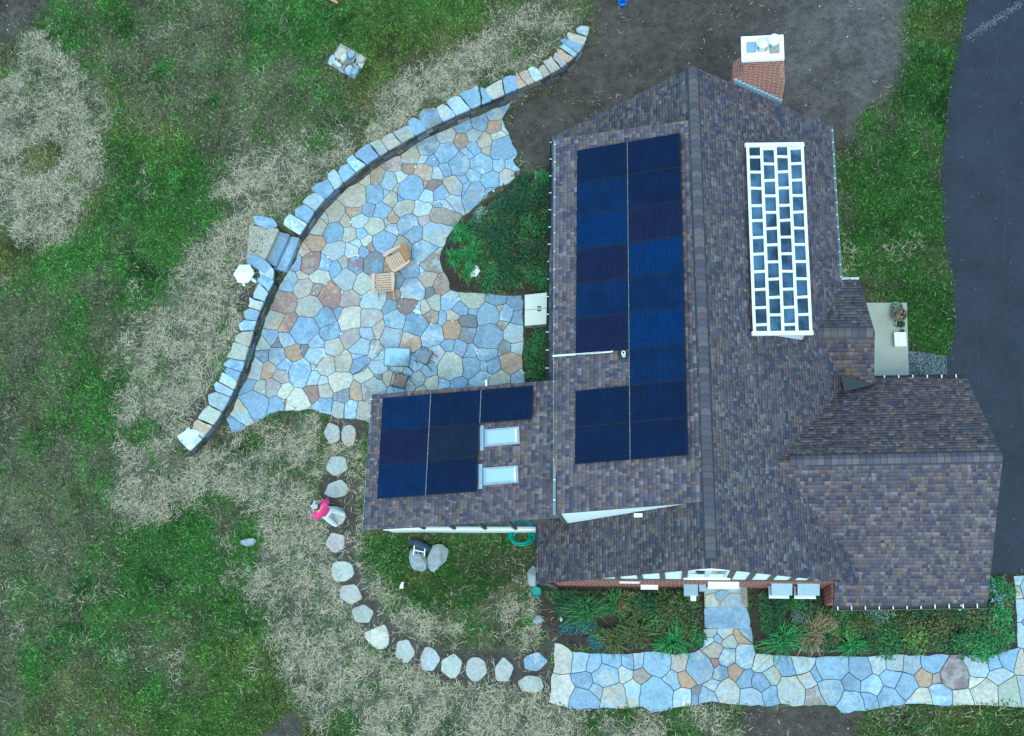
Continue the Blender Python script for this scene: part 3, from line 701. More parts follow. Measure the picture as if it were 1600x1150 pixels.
WSEEDS += [(1300 + x / 3.71, 840 + y / 3.71, r, c) for x, y, r, c in ((255, 730, 11, 'g'), (360, 720, 13, 'g'), (460, 730, 12, 'g'), (585, 730, 15, 'b'), (705, 800, 20, 'm'), (618, 812, 9, 'n'), (840, 740, 16, 'g'), (940, 722, 11, 'b'), (1030, 700, 13, 'b'),
           (1098, 720, 13, 't'), (230, 855, 14, 'b'), (345, 810, 13, 'b'), (435, 855, 15, 'b'), (540, 812, 12, 'o'), (210, 935, 11, 'b'), (325, 922, 14, 'b'), (520, 935, 16, 'c'), (635, 915, 15, 'b'), (745, 935, 14, 'c'), (833, 832, 8, 'c'),
           (880, 905, 18, 'c'), (975, 800, 13, 'g'), (1035, 885, 18, 'y'), (1120, 880, 18, 'g'), (1085, 245, 11, 'l'), (1085, 312, 11, 'c'), (1090, 420, 16, 'l'), (1095, 550, 17, 'l'), (1170, 300, 20, 'l'), (1180, 480, 22, 'b'), (1200, 700, 22, 'g'), (1200, 900, 22, 't'))]
walk = flat('walkway', WALK, 0.012, M['mortarbed'])
paving(WSEEDS, WALK, walk)
# white filler chips in the joints
mb = MB()
for i in range(150):
    s = rnd.choice(seeds); a = rnd.uniform(0, 6.28); p = G(s[0] + math.cos(a) * s[2] * 1.1, s[1] + math.sin(a) * s[2] * 1.1)
    if not inpoly(PATIO, np.array([p[0]]), np.array([p[1]]))[0]: continue
    r = rnd.uniform(.02, .05); mb.lathe([(r, 0), (r * 1.05, .02), (r * .6, .042)], (p[0], p[1], .012), 6, (.66, .66, .62))
tag(mb.build('joint_chips', M['gravel'], patio), kind='stuff')

# stepping stones
ords = ['first', 'second', 'third', 'fourth', 'fifth', 'sixth', 'seventh', 'eighth', 'ninth', 'tenth', 'eleventh', 'twelfth', 'thirteenth', 'fourteenth', 'fifteenth']
slab = ['grey rounded stepping stone, the broader of the pair at the patio end', 'narrow grey stepping stone beside its twin at the patio end',
        'round grey stepping stone, alone just after the pair by the patio', 'wide oval buff stepping stone just before the one the person stands on', 'buff angular stepping stone under the feet of the person in pink',
        'pinkish grey squarish stepping stone, next after the one with the person', 'pale rounded stepping stone, second after the one with the person', 'pale slanted stepping stone, third after the one with the person',
        'pale slanted stepping stone, fourth after the one with the person', 'whitish triangular stepping stone where the path begins to bend', 'buff oval stepping stone just past the triangular one', 'pinkish upright stepping stone, second past the triangular one',
        'grey squarish stepping stone, third past the triangular one', 'grey stepping stone, fourth past the triangular one', 'mottled grey oval stepping stone just before the pair at the front walk',
        'blue grey stepping stone of the front walk pair, on the flower bed side', 'pale speckled stepping stone of the front walk pair, on the straw side']
for (x, y, rx, ry, c), lab in zip(step_data, slab):
    n = rnd.randint(5, 7); a0 = rnd.uniform(0, 6.28); P = []
    for k in range(n):
        a = a0 + 2 * math.pi * k / n + rnd.uniform(-.14, .14); q = rnd.uniform(.94, 1.26)
        if 'triangular' in lab and 'whitish' in lab: q = 1.0 + 0.22 * math.cos(3 * (a - 1.2))
        P.append(G(x + math.cos(a) * rx * q, y + math.sin(a) * ry * q)[:2])
    tag(stone('stepping_stone', P, 0.055, 0.09, c, None, 0.01, 0.018, 0.01, 0.27), lab, 'stepping stone', 'stepping stones across the straw')

# driveway, gravel, porch slab
drv = flat('driveway', DRIVE, 0.014, M['asphalt'])
mb = MB(); gp = gpoly([(1420, 549), (1440, 551), (1478, 557), (1480, 610), (1420, 610)]); mb.add([(q[0], q[1], .01) for q in gp[::-1]], [tuple(range(len(gp)))], (.10, .12, .14))
for i in range(2600):
    x_, y_ = rnd.uniform(gp[:, 0].min(), gp[:, 0].max()), rnd.uniform(gp[:, 1].min(), gp[:, 1].max())
    if not inpoly(gp, np.array([x_]), np.array([y_]))[0]: continue
    r = rnd.uniform(.02, .045); t = rnd.uniform(.07, .26); mb.lathe([(r, 0), (r * .5, r)], (x_, y_, .012), 4, (t * .82, t * .95, t * 1.05))
tag(mb.build('gravel', M['gravel']), kind='stuff')
mb = MB(); mb.prism([(*q, .16) for q in [G(1330, 473, .16)[:2], G(1417, 473, .16)[:2], G(1421, 615, .16)[:2], G(1330, 615, .16)[:2]]][::-1], .16)
slabo = mb.thing('porch_slab', M['concrete'], 'pale concrete slab outside the side porch', 'slab')
# leaves and twigs caught on the drive: worn pale scuffs are in the asphalt itself
mb = MB()
for i in range(420):
    t = rnd.random(); p = G(1512 + t * 85 + rnd.gauss(0, 3), 60 - t * 56 + rnd.gauss(0, 3.5)); r = rnd.uniform(.008, .022)
    mb.lathe([(r, 0), (r * .4, .015)], (p[0], p[1], .016), 4, (.22, .23, .24))
tag(mb.build('sand_spill', M['gravel']), 'thin trail of pale sand across the driveway', 'sand', kind='stuff')

# ------------------------------------------------------------------ retaining wall
wallo = empty('retaining_wall', (*((WN[len(WN) // 2] + WS[0]) / 2), 0), 'curved dry stone retaining wall with flagstone caps around the patio', 'wall')
def build_wall(W, caps, end_first, end_last):
    o = outer_normals(W); seg = np.r_[0, np.cumsum(np.linalg.norm(np.diff(W, axis=0), axis=1))]; L = seg[-1]
    def at(s, off):
        s = min(max(s, 0), L); p = np.array([np.interp(s, seg, W[:, k]) for k in (0, 1)]); n = np.array([np.interp(s, seg, o[:, k]) for k in (0, 1)])
        return p + n * off
    mb = MB(); ss = np.linspace(0, L, int(L / .3))
    for i in range(len(ss) - 1):
        a, b, c, d = at(ss[i], .10), at(ss[i + 1], .10), at(ss[i + 1], .42), at(ss[i], .42)
        mb.hexa([(*a, -.05), (*b, -.05), (*c, -.05), (*d, -.05), (*a, .70), (*b, .70), (*c, .70), (*d, .70)])
    mb.build('core', M['mortarbed'], wallo)
    # face stones, four courses
    z = 0.0
    for h in (.19, .16, .18, .15):
        s = rnd.uniform(0, .15)
        while s < L - .08:
            l = rnd.uniform(.22, .55); e = min(L, s + l)
            d0 = rnd.uniform(.0, .07); hh = h - .015
            a, b = at(s + .008, d0), at(e - .008, d0 + rnd.uniform(-.012, .012)); c, d = at(e - .008, .16), at(s + .008, .16)
            code = rnd.choice('ddkdnntgdk'); t = np.array(TINT[code]) * rnd.uniform(.18, .6)  # stone tints cut down: shade on the wall face put into the colour
            mb = MB(); i_ = .012
            zz = [z + rnd.uniform(0, .012), z + hh - rnd.uniform(0, .012)]
            mb.hexa([(*a, zz[0]), (*b, zz[0]), (*c, zz[0]), (*d, zz[0]), (*(a + (d - a) * .12), zz[1]), (*(b + (c - b) * .12), zz[1]), (*c, zz[1]), (*d, zz[1])], t)
            mb.build('wall_stone', M['gravel'], wallo)
            s = e
        z += h
    # caps
    i = 0; tot = sum(c[0] for c in caps); s = 0; u0 = (rnd.uniform(-.02, .02), rnd.uniform(-.03, .03))
    for wl, code, wd in caps:
        e = s + wl / tot * L; u1 = (rnd.uniform(-.07, .07), rnd.uniform(-.13, .13)) if e < L - .01 else (0, 0)
        ins = -.035; outw = wd * 1.12
        P = [at(s + u0[0] + .012, ins), at((s + e) / 2, ins + rnd.uniform(-.02, .015)), at(e + u1[0] - .012, ins), at(e + u1[1] - .012, outw * rnd.uniform(.72, 1.12)), at((s + e) / 2 + rnd.uniform(-.05, .05), outw * rnd.uniform(.88, 1.2)), at(s + u0[1] + .012, outw * rnd.uniform(.72, 1.12))]
        st = stone('cap_stone', P, WALL_Z + .06 + rnd.uniform(-.01, .01), .085, code, wallo, .02, .009, .03, .12)
        s, u0 = e, u1
build_wall(WN, [(20, 'g', .34), (22, 't', .55), (18, 'k', .6), (14, 'l', .55), (15, 'o', .5), (17, 't', .48), (18, 't', .46), (16, 't', .42), (20, 'c', .44), (17, 'o', .42), (16, 'o', .44), (27, 'b', .5), (28, 'c', .48), (20, 'b', .5), (29, 'b', .6), (30, 'l', .55), (30, 'l', .46),
                (32, 'd', .58), (27, 'b', .5), (25, 't', .48), (30, 't', .42), (24, 'y', .5), (30, 'k', .5), (23, 'l', .52), (30, 'b', .5), (24, 'l', .5), (27, 'k', .52), (30, 'l', .5), (28, 'b', .52), (26, 'w', .66)], True, False)
build_wall(WS, [(20, 'b', .42), (24, 'l', .34), (17, 'c', .44), (18, 'b', .42), (15, 'b', .44), (30, 't', .42), (26, 'y', .54), (18, 'k', .55), (15, 'b', .5), (15, 'l', .56), (14, 'l', .58), (30, 'g', .55), (28, 'y', .52), (24, 'o', .48), (30, 'w', .56)], False, True)
# end boulder and step surround
for P, z, c in (([(283, 676), (300, 670), (313, 674), (303, 690), (286, 694)], .81, 'w'), ([(385, 396), (402, 398), (413, 405), (423, 415), (426, 428), (416, 432), (402, 420), (386, 412)], .785, 'k'), ([(403, 421), (414, 410), (427, 420), (426, 436), (418, 443), (408, 435)], .78, 'l'),
                ([(394, 337), (406, 336), (427, 341), (434, 353), (420, 356), (400, 350)], .78, 'k')):
    stone('cap_stone', [G(x, y, z)[:2] for x, y in P], z, .12 if c != 'w' else .35, c, wallo, .01, .02, .015, .2)
steps = empty('stone_steps', G(440, 395, 0), 'two blue stone steps and a tan landing slab rising from the patio through the wall', 'steps')
for nm, P, z, th, c in (('landing_slab', [(389, 352), (436, 357), (414, 405), (386, 396)], .72, .25, 't'), ('tread', [(433, 361), (453, 366), (430, 416), (411, 407)], .48, .48, 'k'), ('tread', [(450, 368), (468, 371), (446, 424), (427, 420)], .25, .25, 'k')):
    stone(nm, [G(x, y, z)[:2] for x, y in P], z, th, c, steps, .004, .012, .008, .08)

# cracks and a worn seam in the drive
q_ = random.Random(31)
for pts_ in ([(1527, 500), (1528, 560), (1530, 640), (1545, 720)], [(1560, 60), (1552, 190), (1575, 300), (1566, 430)]):
    L_ = resample([G(x, y)[:2] for x, y in pts_], .18); mb = MB(); V_ = []
    for i, p_ in enumerate(L_):
        j_ = np.array([q_.gauss(0, .025), q_.gauss(0, .025)]); w_ = q_.uniform(.004, .012); V_ += [(p_[0] + j_[0] - w_, p_[1] + j_[1] - w_, .0185), (p_[0] + j_[0] + w_, p_[1] + j_[1] + w_, .0185)]
    mb.add(V_, [(2 * i, 2 * i + 1, 2 * i + 3, 2 * i + 2) for i in range(len(L_) - 1)], (.05, .055, .065)); mb.build('crack', M['gravel'], drv)
mb = MB()
for i in range(260):
    p_ = G(q_.uniform(1480, 1620), q_.uniform(-10, 880))
    if inpoly(DRIVE, np.array([p_[0]]), np.array([p_[1]]))[0]:
        t_ = q_.choice((.05, .06, .2, .04)); r_ = q_.uniform(.008, .022); mb.lathe([(r_, 0), (r_ * .4, .012)], (p_[0], p_[1], .0145), 5, (t_, t_ * .97, t_ * .85))
tag(mb.build('drive_litter', M['gravel']), 'specks of grit and leaf scattered on the driveway', 'grit', kind='stuff')
# ------------------------------------------------------------------ house
house = empty('house', (0.8, 1.5, 0), 'brick and half-timbered house with grey brown shingle roofs', 'house')
RN = np.array([0.754, 8.71, 7.43]); RS = np.array([0.977, -5.735, 7.43])
MW = Plane(RN, RS, (-3.81, 8.776, 2.9)); ME = Plane(RN, RS, (5.208, 8.756, 2.9))
DZ = np.array([0, 0, 0.07])
DW = Plane(RN + DZ, RS + DZ, (-3.334, 1.5, 5.95))
EXP = Plane((-9.618, .165, 2.5), (-9.697, -4.266, 2.5), (-4.356, .166, 3.9))
wE, wW = np.array([9.043, -2.477, 5.4]), np.array([2.761, -2.612, 5.4])
WNP = Plane(wE, wW, (8.827, .375, 2.9)); WSP = Plane(wE, wW, (9.109, -6.287, 2.2))
pE, pW = np.array([*G(1367, 519, 3.85)[:2], 3.85]), np.array([*G(1276, 519, 3.85)[:2], 3.85])
PN = Plane(pE, pW, (*G(1343, 437, 2.75)[:2], 2.75)); PS = Plane(pE, pW, (*G(1366, 600, 3.05)[:2], 3.05))
SH = [((.104, .090, .114), 28), ((.142, .115, .126), 24), ((.180, .127, .110), 16), ((.198, .166, .174), 10), ((.077, .069, .094), 22), ((.134, .097, .094), 13)]
SHC = [c for c, n in SH for _ in range(n)]
def slope(pl, poly, udir, seed, exposure=0.122, thick=0.055, warm=1.0):
    """one roof slope: a deck with its course of laminated shingles"""
    r = random.Random(seed)
    P3 = [pl.on(q[0], q[1]) for q in poly]
    A2 = area(np.array([p[:2] for p in P3]))
    if A2 < 0: P3 = P3[::-1]
    mb = MB(); mb.prism(P3, down=-pl.n * thick + 0)
    dk = mb.build('roof_slope', M['deck'], house)
    u = np.array([*udir, 0.0]); u = u - pl.n * (u @ pl.n); u /= np.linalg.norm(u); v = np.cross(pl.n, u)
    if v[2] < 0: v = -v; u = -u
    o = P3[0]
    Q = np.array([((p - o) @ u, (p - o) @ v) for p in P3])
    V = []; Fq = []; T = []
    def cross(vv):
        xs = []
        for i in range(len(Q)):
            a, b = Q[i], Q[(i + 1) % len(Q)]
            if (a[1] > vv) != (b[1] > vv):
                t = (vv - a[1]) / (b[1] - a[1]); xs.append((a[0] + t * (b[0] - a[0]), (b[0] - a[0]) / (b[1] - a[1])))
        return sorted(xs)
    v0 = Q[:, 1].min(); v1 = Q[:, 1].max(); nrow = int((v1 - v0) / exposure)
    ex = (v1 - v0) / nrow
    for k in range(nrow):
        a, b = v0 + k * ex, v0 + (k + 1) * ex; m = (a + b) / 2; xs = cross(m)
        for i in range(0, len(xs) - 1, 2):
            (xl, sl), (xr, sr) = xs[i], xs[i + 1]
            lim = ex * 2.5; cl = lambda q: max(-lim, min(lim, q * ex / 2))
            L0, L1, R0, R1 = xl - cl(sl), xl + cl(sl), xr - cl(sr), xr + cl(sr)
            cuts = []; q = max(L0, L1) + r.uniform(.03, .2)
            while q < min(R0, R1) - .04: cuts.append(q); q += r.choice((.07, .09, .11, .12, .14, .16, .2)) * r.uniform(.9, 1.1)
            lo = [L0] + cuts + [R0]; hi = [L1] + cuts + [R1]
            lastc = None
            for j in range(len(lo) - 1):
                c = np.array(r.choice(SHC)) * r.uniform(.86, 1.12) * np.array(warm)
                h = r.choice((.010, .018, .024)); g = .009
                base = len(V)
                def pt(uu, vv, hh): return o + u * uu + v * vv + pl.n * hh
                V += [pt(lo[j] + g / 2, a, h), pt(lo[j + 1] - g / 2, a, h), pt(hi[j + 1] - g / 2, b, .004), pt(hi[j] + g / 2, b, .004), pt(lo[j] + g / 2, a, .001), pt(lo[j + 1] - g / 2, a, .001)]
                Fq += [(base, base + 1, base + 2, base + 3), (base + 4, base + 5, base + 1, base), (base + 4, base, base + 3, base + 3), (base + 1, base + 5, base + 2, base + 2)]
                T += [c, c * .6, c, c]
    off = loc_of(house)
    keep_f, keep_t = [], []
    for f, t in zip(Fq, T):
        if f[2] != f[3]: keep_f.append(f); keep_t.append(t)
    me_v = np.array(V) - np.array(off)
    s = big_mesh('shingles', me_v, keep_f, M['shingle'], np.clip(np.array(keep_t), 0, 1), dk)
    s['kind'] = 'stuff'
    return dk
def ridge_x(y): t = (y - RN[1]) / (RS[1] - RN[1]); return RN[0] + t * (RS[0] - RN[0])
sw_e = MW.hit(838, 914); sw_n = MW.hit(838, 806)
s_mw = slope(MW, [(-3.81, 8.776), (sw_n[0] + .36, sw_n[1] + .05), (sw_n[0], sw_n[1] + .05), (sw_e[0], -5.85), RS[:2] + np.array([0, -.03]), RN[:2]], (0.0, 1.0), 1)
s_me = slope(ME, [RN[:2], RS[:2] + np.array([0, -.03]), (5.29, RS[1] - .08), (5.208, 8.756)], (0.0, 1.0), 2, warm=(.95, .96, 1.03))
dn, ds = DW.hit(869, 217), DW.hit(868, 803); dnr, dsr = DW.hit(1078, 188), DW.hit(1102, 784)
dpoly = [dn[:2], ds[:2], (ridge_x(dsr[1]), dsr[1]), (ridge_x(dnr[1]), dnr[1])]
s_dw = slope(DW, dpoly, (0.0, 1.0), 3, warm=(1.05, 1.04, 1.08))
xa, xb, xc = EXP.hit(582, 616), EXP.hit(827, 597), EXP.hit(837, 812); xd = EXP.hit(568, 829)
s_ex = slope(EXP, [xa[:2], xd[:2], xc[:2], (-3.28, xc[1] + .02), (-3.28, xb[1]), xb[:2]], (0.0, 1.0), 4)
s_wn = slope(WNP, [wE[:2], (8.827, .375), (4.7, .40), wW[:2]], (1.0, 0.0), 5, warm=(1.22, 1.08, 1.0))  # lighter, browner tint paints the light on this slope into its shingles
s_ws = slope(WSP, [wE[:2], wW[:2], (4.70, -5.0), (4.70, -6.40), (9.109, -6.287)], (1.0, 0.0), 6, warm=(.96, .95, 1.0))  # duller tint: the same shingles coloured as the less lit slope
pn1 = PN.hit(1315, 437); pn2 = PN.hit(1343, 437); ps2 = PS.hit(1366, 600)
s_pn = slope(PN, [pE[:2], pn2[:2], (pn1[0] - .1, pn2[1]), pW[:2]], (1.0, 0.0), 7, warm=.9)
s_ps = slope(PS, [pE[:2], pW[:2], (4.9, ps2[1]), ps2[:2]], (1.0, 0.0), 8, warm=.9)
# ridge caps over ridge vents; their dark margins paint in the shadow lines
def ridge(a, b, pl1, pl2, w, seed, lift=0.02):
    r = random.Random(seed); a = np.array(a); b = np.array(b); L = np.linalg.norm(b - a); d = (b - a) / L
    def down(pl):
        g = np.array([pl.n[0], pl.n[1], 0.0]); g = g / np.linalg.norm(g); s = np.array([g[0], g[1], 0]); s[2] = -(pl.n[0] * g[0] + pl.n[1] * g[1]) / pl.n[2]
        return s / np.linalg.norm(s)
    d1, d2 = down(pl1), down(pl2)
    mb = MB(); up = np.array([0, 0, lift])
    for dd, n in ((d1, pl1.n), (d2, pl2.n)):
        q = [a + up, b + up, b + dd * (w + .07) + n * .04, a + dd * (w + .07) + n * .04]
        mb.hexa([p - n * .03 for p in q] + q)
    rv = mb.build('ridge_vent_shade', M['membrane'], house)
    n = int(L / .19); ex = L / n
    for k in range(n):
        p0 = a + d * (k * ex + .006); p1 = a + d * ((k + 1) * ex); h0, h1 = .045, .06
        c = np.array(r.choice(SHC[:52])) * r.uniform(.85, 1.08)
        mb = MB(); tops = []
        for p, h in ((p0, h0), (p1, h1)): tops += [p + d1 * w + pl1.n * h, p + up + np.array([0, 0, h + .01]), p + d2 * w + pl2.n * h]
        bots = [t - np.array([0, 0, .035]) for t in tops]
        mb.add(tops + bots, [(0, 1, 4, 3), (1, 2, 5, 4), (3, 4, 10, 9), (4, 5, 11, 10), (0, 3, 9, 6), (2, 8, 11, 5), (1, 0, 6, 7), (2, 1, 7, 8)], c)
        mb.build('ridge_cap', M['shingle'], rv)
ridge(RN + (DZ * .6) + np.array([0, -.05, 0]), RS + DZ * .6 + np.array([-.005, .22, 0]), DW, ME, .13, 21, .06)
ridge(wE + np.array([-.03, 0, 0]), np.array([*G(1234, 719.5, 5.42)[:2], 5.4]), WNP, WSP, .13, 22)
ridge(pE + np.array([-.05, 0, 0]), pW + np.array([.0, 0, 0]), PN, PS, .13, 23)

# walls
def wall(name, pts, thick_vec, mat, parent=house):
    mb = MB(); mb.prism(pts, down=thick_vec); return mb.build(name, mat, parent)
YW = -5.75
apx = ridge_x(YW); ZB = 3.15
def under(x, y=YW): return min(MW.z(x, y), ME.z(x, y)) - .065
xl = next(x for x in np.arange(-4, 1, .01) if under(x) > ZB + .04); xr = next(x for x in np.arange(5.2, 1, -.01) if under(x) > ZB + .04)
mb = MB(); mb.prism([(-3.75, YW, 0), (5.05, YW, 0), (5.05, YW, under(5.05)), (xr, YW, ZB), (xl, YW, ZB), (-3.75, YW, under(-3.75))], down=(0, .25, 0)); mb.build('wall', M['brick'], house)
zcap = None
wall('gable_wall', [(xl, YW + .02, ZB + .02), (xr, YW + .02, ZB + .02), (apx, YW + .02, under(apx))], (0, .2, 0), M['stucco'])
mb = MB(); mb.box((xl + .05, YW - .03, ZB - .05), (xr - .05, YW, ZB + .05)); mb.build('timber_beam', M['timber'], house)
wl, wm, wr = GY(1075, 897, YW)[0], GY(1106, 897, YW)[0], GY(1137, 897, YW)[0]
zt_, zb_ = GY(1106, 890.5, YW)[2], GY(1106, 902, YW)[2]
zt_ = min(zt_, under(wl) - .08, under(wr) - .08)
for px in (905, 936, 968, 1002, 1036, 1069, 1104, 1138, 1169, 1202, 1236, 1266, 1290):
    X = GY(px, 907, YW)[0]; top = under(X) + .02
    if top < ZB + .12: continue
    mb = MB(); zb = ZB + .055
    if px == 1104: top = zb_ - .13
    mb.hexa([(X - .075, YW - .02, zb), (X + .075, YW - .02, zb), (X + .075, YW + .02, zb), (X - .075, YW + .02, zb), (X - .075, YW - .02, top), (X + .075, YW - .02, top), (X + .075, YW + .02, top), (X - .075, YW + .02, top)])
    mb.build('timber_stud', M['timber'], house)
# rake trim under the front verge
for pl, x0, x1 in ((MW, sw_e[0] + .1, apx), (ME, apx, 5.1)):
    mb = MB(); a = pl.on(x0, RS[1] + .02) - np.array([0, 0, .085]); b = pl.on(x1, RS[1] + .02) - np.array([0, 0, .085]); mb.bar(a, b, .03, .05); mb.build('verge_board', M['timber'], house)
def window(x0, x1, z0, z1, y, parent=house, mat='glass', nmull=0, proud=.05):
    mb = MB(); t = .07
    for lo, hi in (((x0, z0), (x1, z0 + t)), ((x0, z1 - t), (x1, z1)), ((x0, z0 + t), (x0 + t, z1 - t)), ((x1 - t, z0 + t), (x1, z1 - t))): mb.box((lo[0], y - proud, lo[1]), (hi[0], y + .02, hi[1]))
    f = mb.build('window', M['white'], parent)
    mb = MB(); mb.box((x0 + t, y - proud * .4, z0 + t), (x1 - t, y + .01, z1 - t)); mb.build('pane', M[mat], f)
    return f
window(wl, wm - .01, zb_, zt_, YW + .02, proud=.03); window(wm + .01, wr, zb_, zt_, YW + .02, proud=.03)
mb = MB(); mb.box((wl - .12, YW - .07, zb_ - .12), (wr + .12, YW - .0, zb_ - .01)); mb.build('window_sill', M['white'], house)
# front door under its white head
dx0, dx1 = GY(1107, 911, YW)[0], GY(1152, 911, YW)[0]
mb = MB(); mb.box((dx0 + .1, YW - .03, .36), (dx1 - .1, YW, 2.2)); dr = mb.build('front_door', M['timber'], house)
mb = MB(); mb.box((dx0, YW - .17, 2.28), (dx1, YW, 2.48)); mb.box((dx0 - .03, YW - .21, 2.48), (dx1 + .03, YW, 2.55)); mb.box((dx0, YW - .06, .3), (dx0 + .11, YW, 2.28)); mb.box((dx1 - .11, YW - .06, .3), (dx1, YW, 2.28)); mb.build('door_surround', M['white'], house)
mb = MB(); mb.tube([(dx1 - .22, YW - .05, 1.25), (dx1 - .22, YW - .09, 1.25)], .035, 8); mb.build('handle', M['metal'], dr)
# ground-floor windows under projecting heads, seen from above
for x0, x1, z0, z1, out in ((1197, 1228, .9, 2.0, .34), (1236, 1269, .9, 2.0, .34)):
    a, b = GY(x0, 920, YW)[0], GY(x1, 920, YW)[0]
    mb = MB(); mb.hexa([(a, YW - out, z1 - .1), (b, YW - out, z1 - .1), (b, YW, z1 - .1), (a, YW, z1 - .1), (a, YW - out, z1 - .06), (b, YW - out, z1 - .06), (b, YW, z1 + .06), (a, YW, z1 + .06)]); bw = mb.build('bay_window', M['ledge'], house)
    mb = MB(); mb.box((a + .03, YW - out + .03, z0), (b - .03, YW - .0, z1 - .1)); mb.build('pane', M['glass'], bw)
    mb = MB(); mb.box((a - .0, YW - out - .03, z0 - .08), (b + .0, YW, z0)); mb.build('window_sill', M['white'], bw)
for x0, x1, z1, out, h in ((1003, 1029, 1.0, .14, .1), (1068, 1089, 1.35, .34, .5), (1091, 1101, 1.35, .2, .3), (974, 1003, 2.3, .05, .1)):
    a, b = GY(x0, 919, YW)[0], GY(x1, 919, YW)[0]
    mb = MB(); mb.box((a, YW - out, z1 - h), (b, YW, z1)); bx_ = mb.build('wall_box' if h > .2 else 'window_sill', M['ledge'] if h > .2 else M['white'], house)
    if x0 == 1068:
        mb = MB(); mb.box((a + .2, YW - out - .14, z1 - .45), (a + .37, YW - out, z1 - .1)); mb.build('meter_dial', M['white'], bx_)
# back, side and hidden walls
mb = MB(); mb.prism([(-3.7, 8.6, 0), (5.0, 8.6, 0), (5.0, 8.6, 2.9), (ridge_x(8.6), 8.6, 7.2), (-3.7, 8.6, 2.85)], down=(0, -.2, 0)); mb.build('wall', M['brick'], house)
mb = MB(); mb.box((-3.7, -5.5, 0), (-3.5, 8.4, 2.75)); mb.build('wall', M['brick'], house)
mb = MB(); mb.box((4.85, .2, 0), (5.05, 8.4, 2.8)); mb.build('wall', M['stucco'], house)
# shed dormer walls
yS, yN = dsr[1] + .12, dnr[1] - .12
yS = min(ds[1], dsr[1]) + .06
def cheek(y0, y1, t):
    x0 = -3.2; xr_ = ridge_x(y1) - .12
    return wall('dormer_cheek', [(x0, y0, MW.z(x0, y0) + .0), (xr_, y1, MW.z(xr_, y1) - .02), (xr_, y1, DW.z(xr_, y1) - .06), (x0, y0, DW.z(x0, y0) - .06)], (0, t, 0), M['stucco'])
cheek(ds[1] + .05, dsr[1] + .05, .1); cheek(dn[1] - .05, dnr[1] - .05, -.1); yS = ds[1] + .05
mb = MB(); mb.bar((-3.22, ds[1] + .03, MW.z(-3.22, yS)), (-3.22, ds[1] + .03, DW.z(-3.22, yS) - .1), .10, .06); mb.build('corner_board', M['timber'], house)
mb = MB(); xq = GY(996, 797, yS)[0]; mb.box((xq - .12, yS - .1, MW.z(xq, yS) + .02), (xq + .12, yS, MW.z(xq, yS) + .2)); mb.build('vent_hood', M['white'], house)
mb = MB(); mb.box((-3.27, yS + .1, 2.9), (-3.13, yN - .1, 5.75)); mb.build('dormer_wall', M['stucco'], house)
# west extension
mb = MB(); mb.box((-9.35, -4.02, 0), (-3.72, -3.85, .95)); mb.build('wall', M['white'], house)
mb = MB(); mb.box((-9.4, -4.07, .95), (-3.72, -3.85, 1.12)); mb.build('window_sill', M['white'], house)
mb = MB(); mb.add([(-9.35, -3.98, 1.12), (-3.72, -3.98, 1.12), (-3.72, -3.98, EXP.z(-3.72, -3.98) - .12), (-9.35, -3.98, EXP.z(-9.35, -3.98) - .12)], [(0, 1, 2, 3)]); sg = mb.build('sunroom_wall', M['timber'], house)
posts = [GY(px, 820, -3.98)[0] for px in (612, 656, 704, 753, 801, 838)]
for i in range(5):
    a, b = posts[i] + .06, posts[i + 1] - .06
    top = min(EXP.z(a, -4), EXP.z(b, -4)) - .3
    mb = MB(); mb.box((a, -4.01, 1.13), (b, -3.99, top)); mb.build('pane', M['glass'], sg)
for p in posts[1:5]:
    mb = MB(); mb.box((p - .05, -4.05, 1.13), (p + .05, -3.99, EXP.z(p, -4) - .14)); mb.build('post', M['timber'], sg)
mb = MB(); mb.box((-9.35, -3.85, 0), (-9.2, -.1, 2.35)); mb.build('wall', M['stucco'], house)
mb = MB(); mb.box((-9.2, -.2, 0), (-3.72, -.05, 2.4)); mb.build('wall', M['stucco'], house)
# wing walls
mb = MB(); mb.box((4.66, -6.28, 0), (8.75, -6.1, 2.12)); mb.box((4.66, -6.1, 0), (4.85, -5.70, 2.3)); mb.build('wall', M['brick'], house)
mb = MB(); mb.prism([(8.72, -6.0, 0), (8.72, .15, 0), (8.72, .15, 2.75), (8.72, -2.5, 5.2), (8.72, -6.0, 2.2)], down=(-.15, 0, 0)); mb.build('wall', M['stucco'], house)
mb = MB(); mb.box((5.06, 0.05, 0), (8.57, .2, 2.7)); mb.build('wall', M['stucco'], house)
# porch post and wall
mb = MB(); mb.box((5.06, 3.1, 0), (5.9, 3.25, 2.5)); mb.box((5.75, .35, 0), (5.9, 3.1, 2.5)); mb.build('porch_wall', M['white'], house)
mb = MB(); p0, p1, p2 = G(1314, 587, 3.62), G(1367, 600, 3.15), G(1319, 612, 3.52); mb.prism([p0, p2, p1], .06); mb.build('cricket', M['membrane'], house)

# gutters with brackets
def gutter(a, b, mat, nb, w=.12, side=None, bm='white', bl=None):
    a = np.array(a, float); b = np.array(b, float); d = (b - a) / np.linalg.norm(b - a); s = np.array(side, float)
    mb = MB()
    for o1, o2, z0, z1 in ((0.0, .012, -.1, 0), (.012, w - .012, -.1, -.085), (w - .012, w, -.1, .005)):
        mb.hexa([a + s * o1 + (0, 0, z0), b + s * o1 + (0, 0, z0), b + s * o2 + (0, 0, z0), a + s * o2 + (0, 0, z0), a + s * o1 + (0, 0, z1), b + s * o1 + (0, 0, z1), b + s * o2 + (0, 0, z1), a + s * o2 + (0, 0, z1)])
    g = mb.build('gutter', M[mat], house)
    for k in range(nb):
        p = a + (b - a) * (k + .3) / nb; mb = MB(); mb.bar(p + s * -.03 + (0, 0, .014), p + s * (w - .004) + (0, 0, .014), .03 if bl is None else bl, .014); mb.build('bracket', M[bm], g)
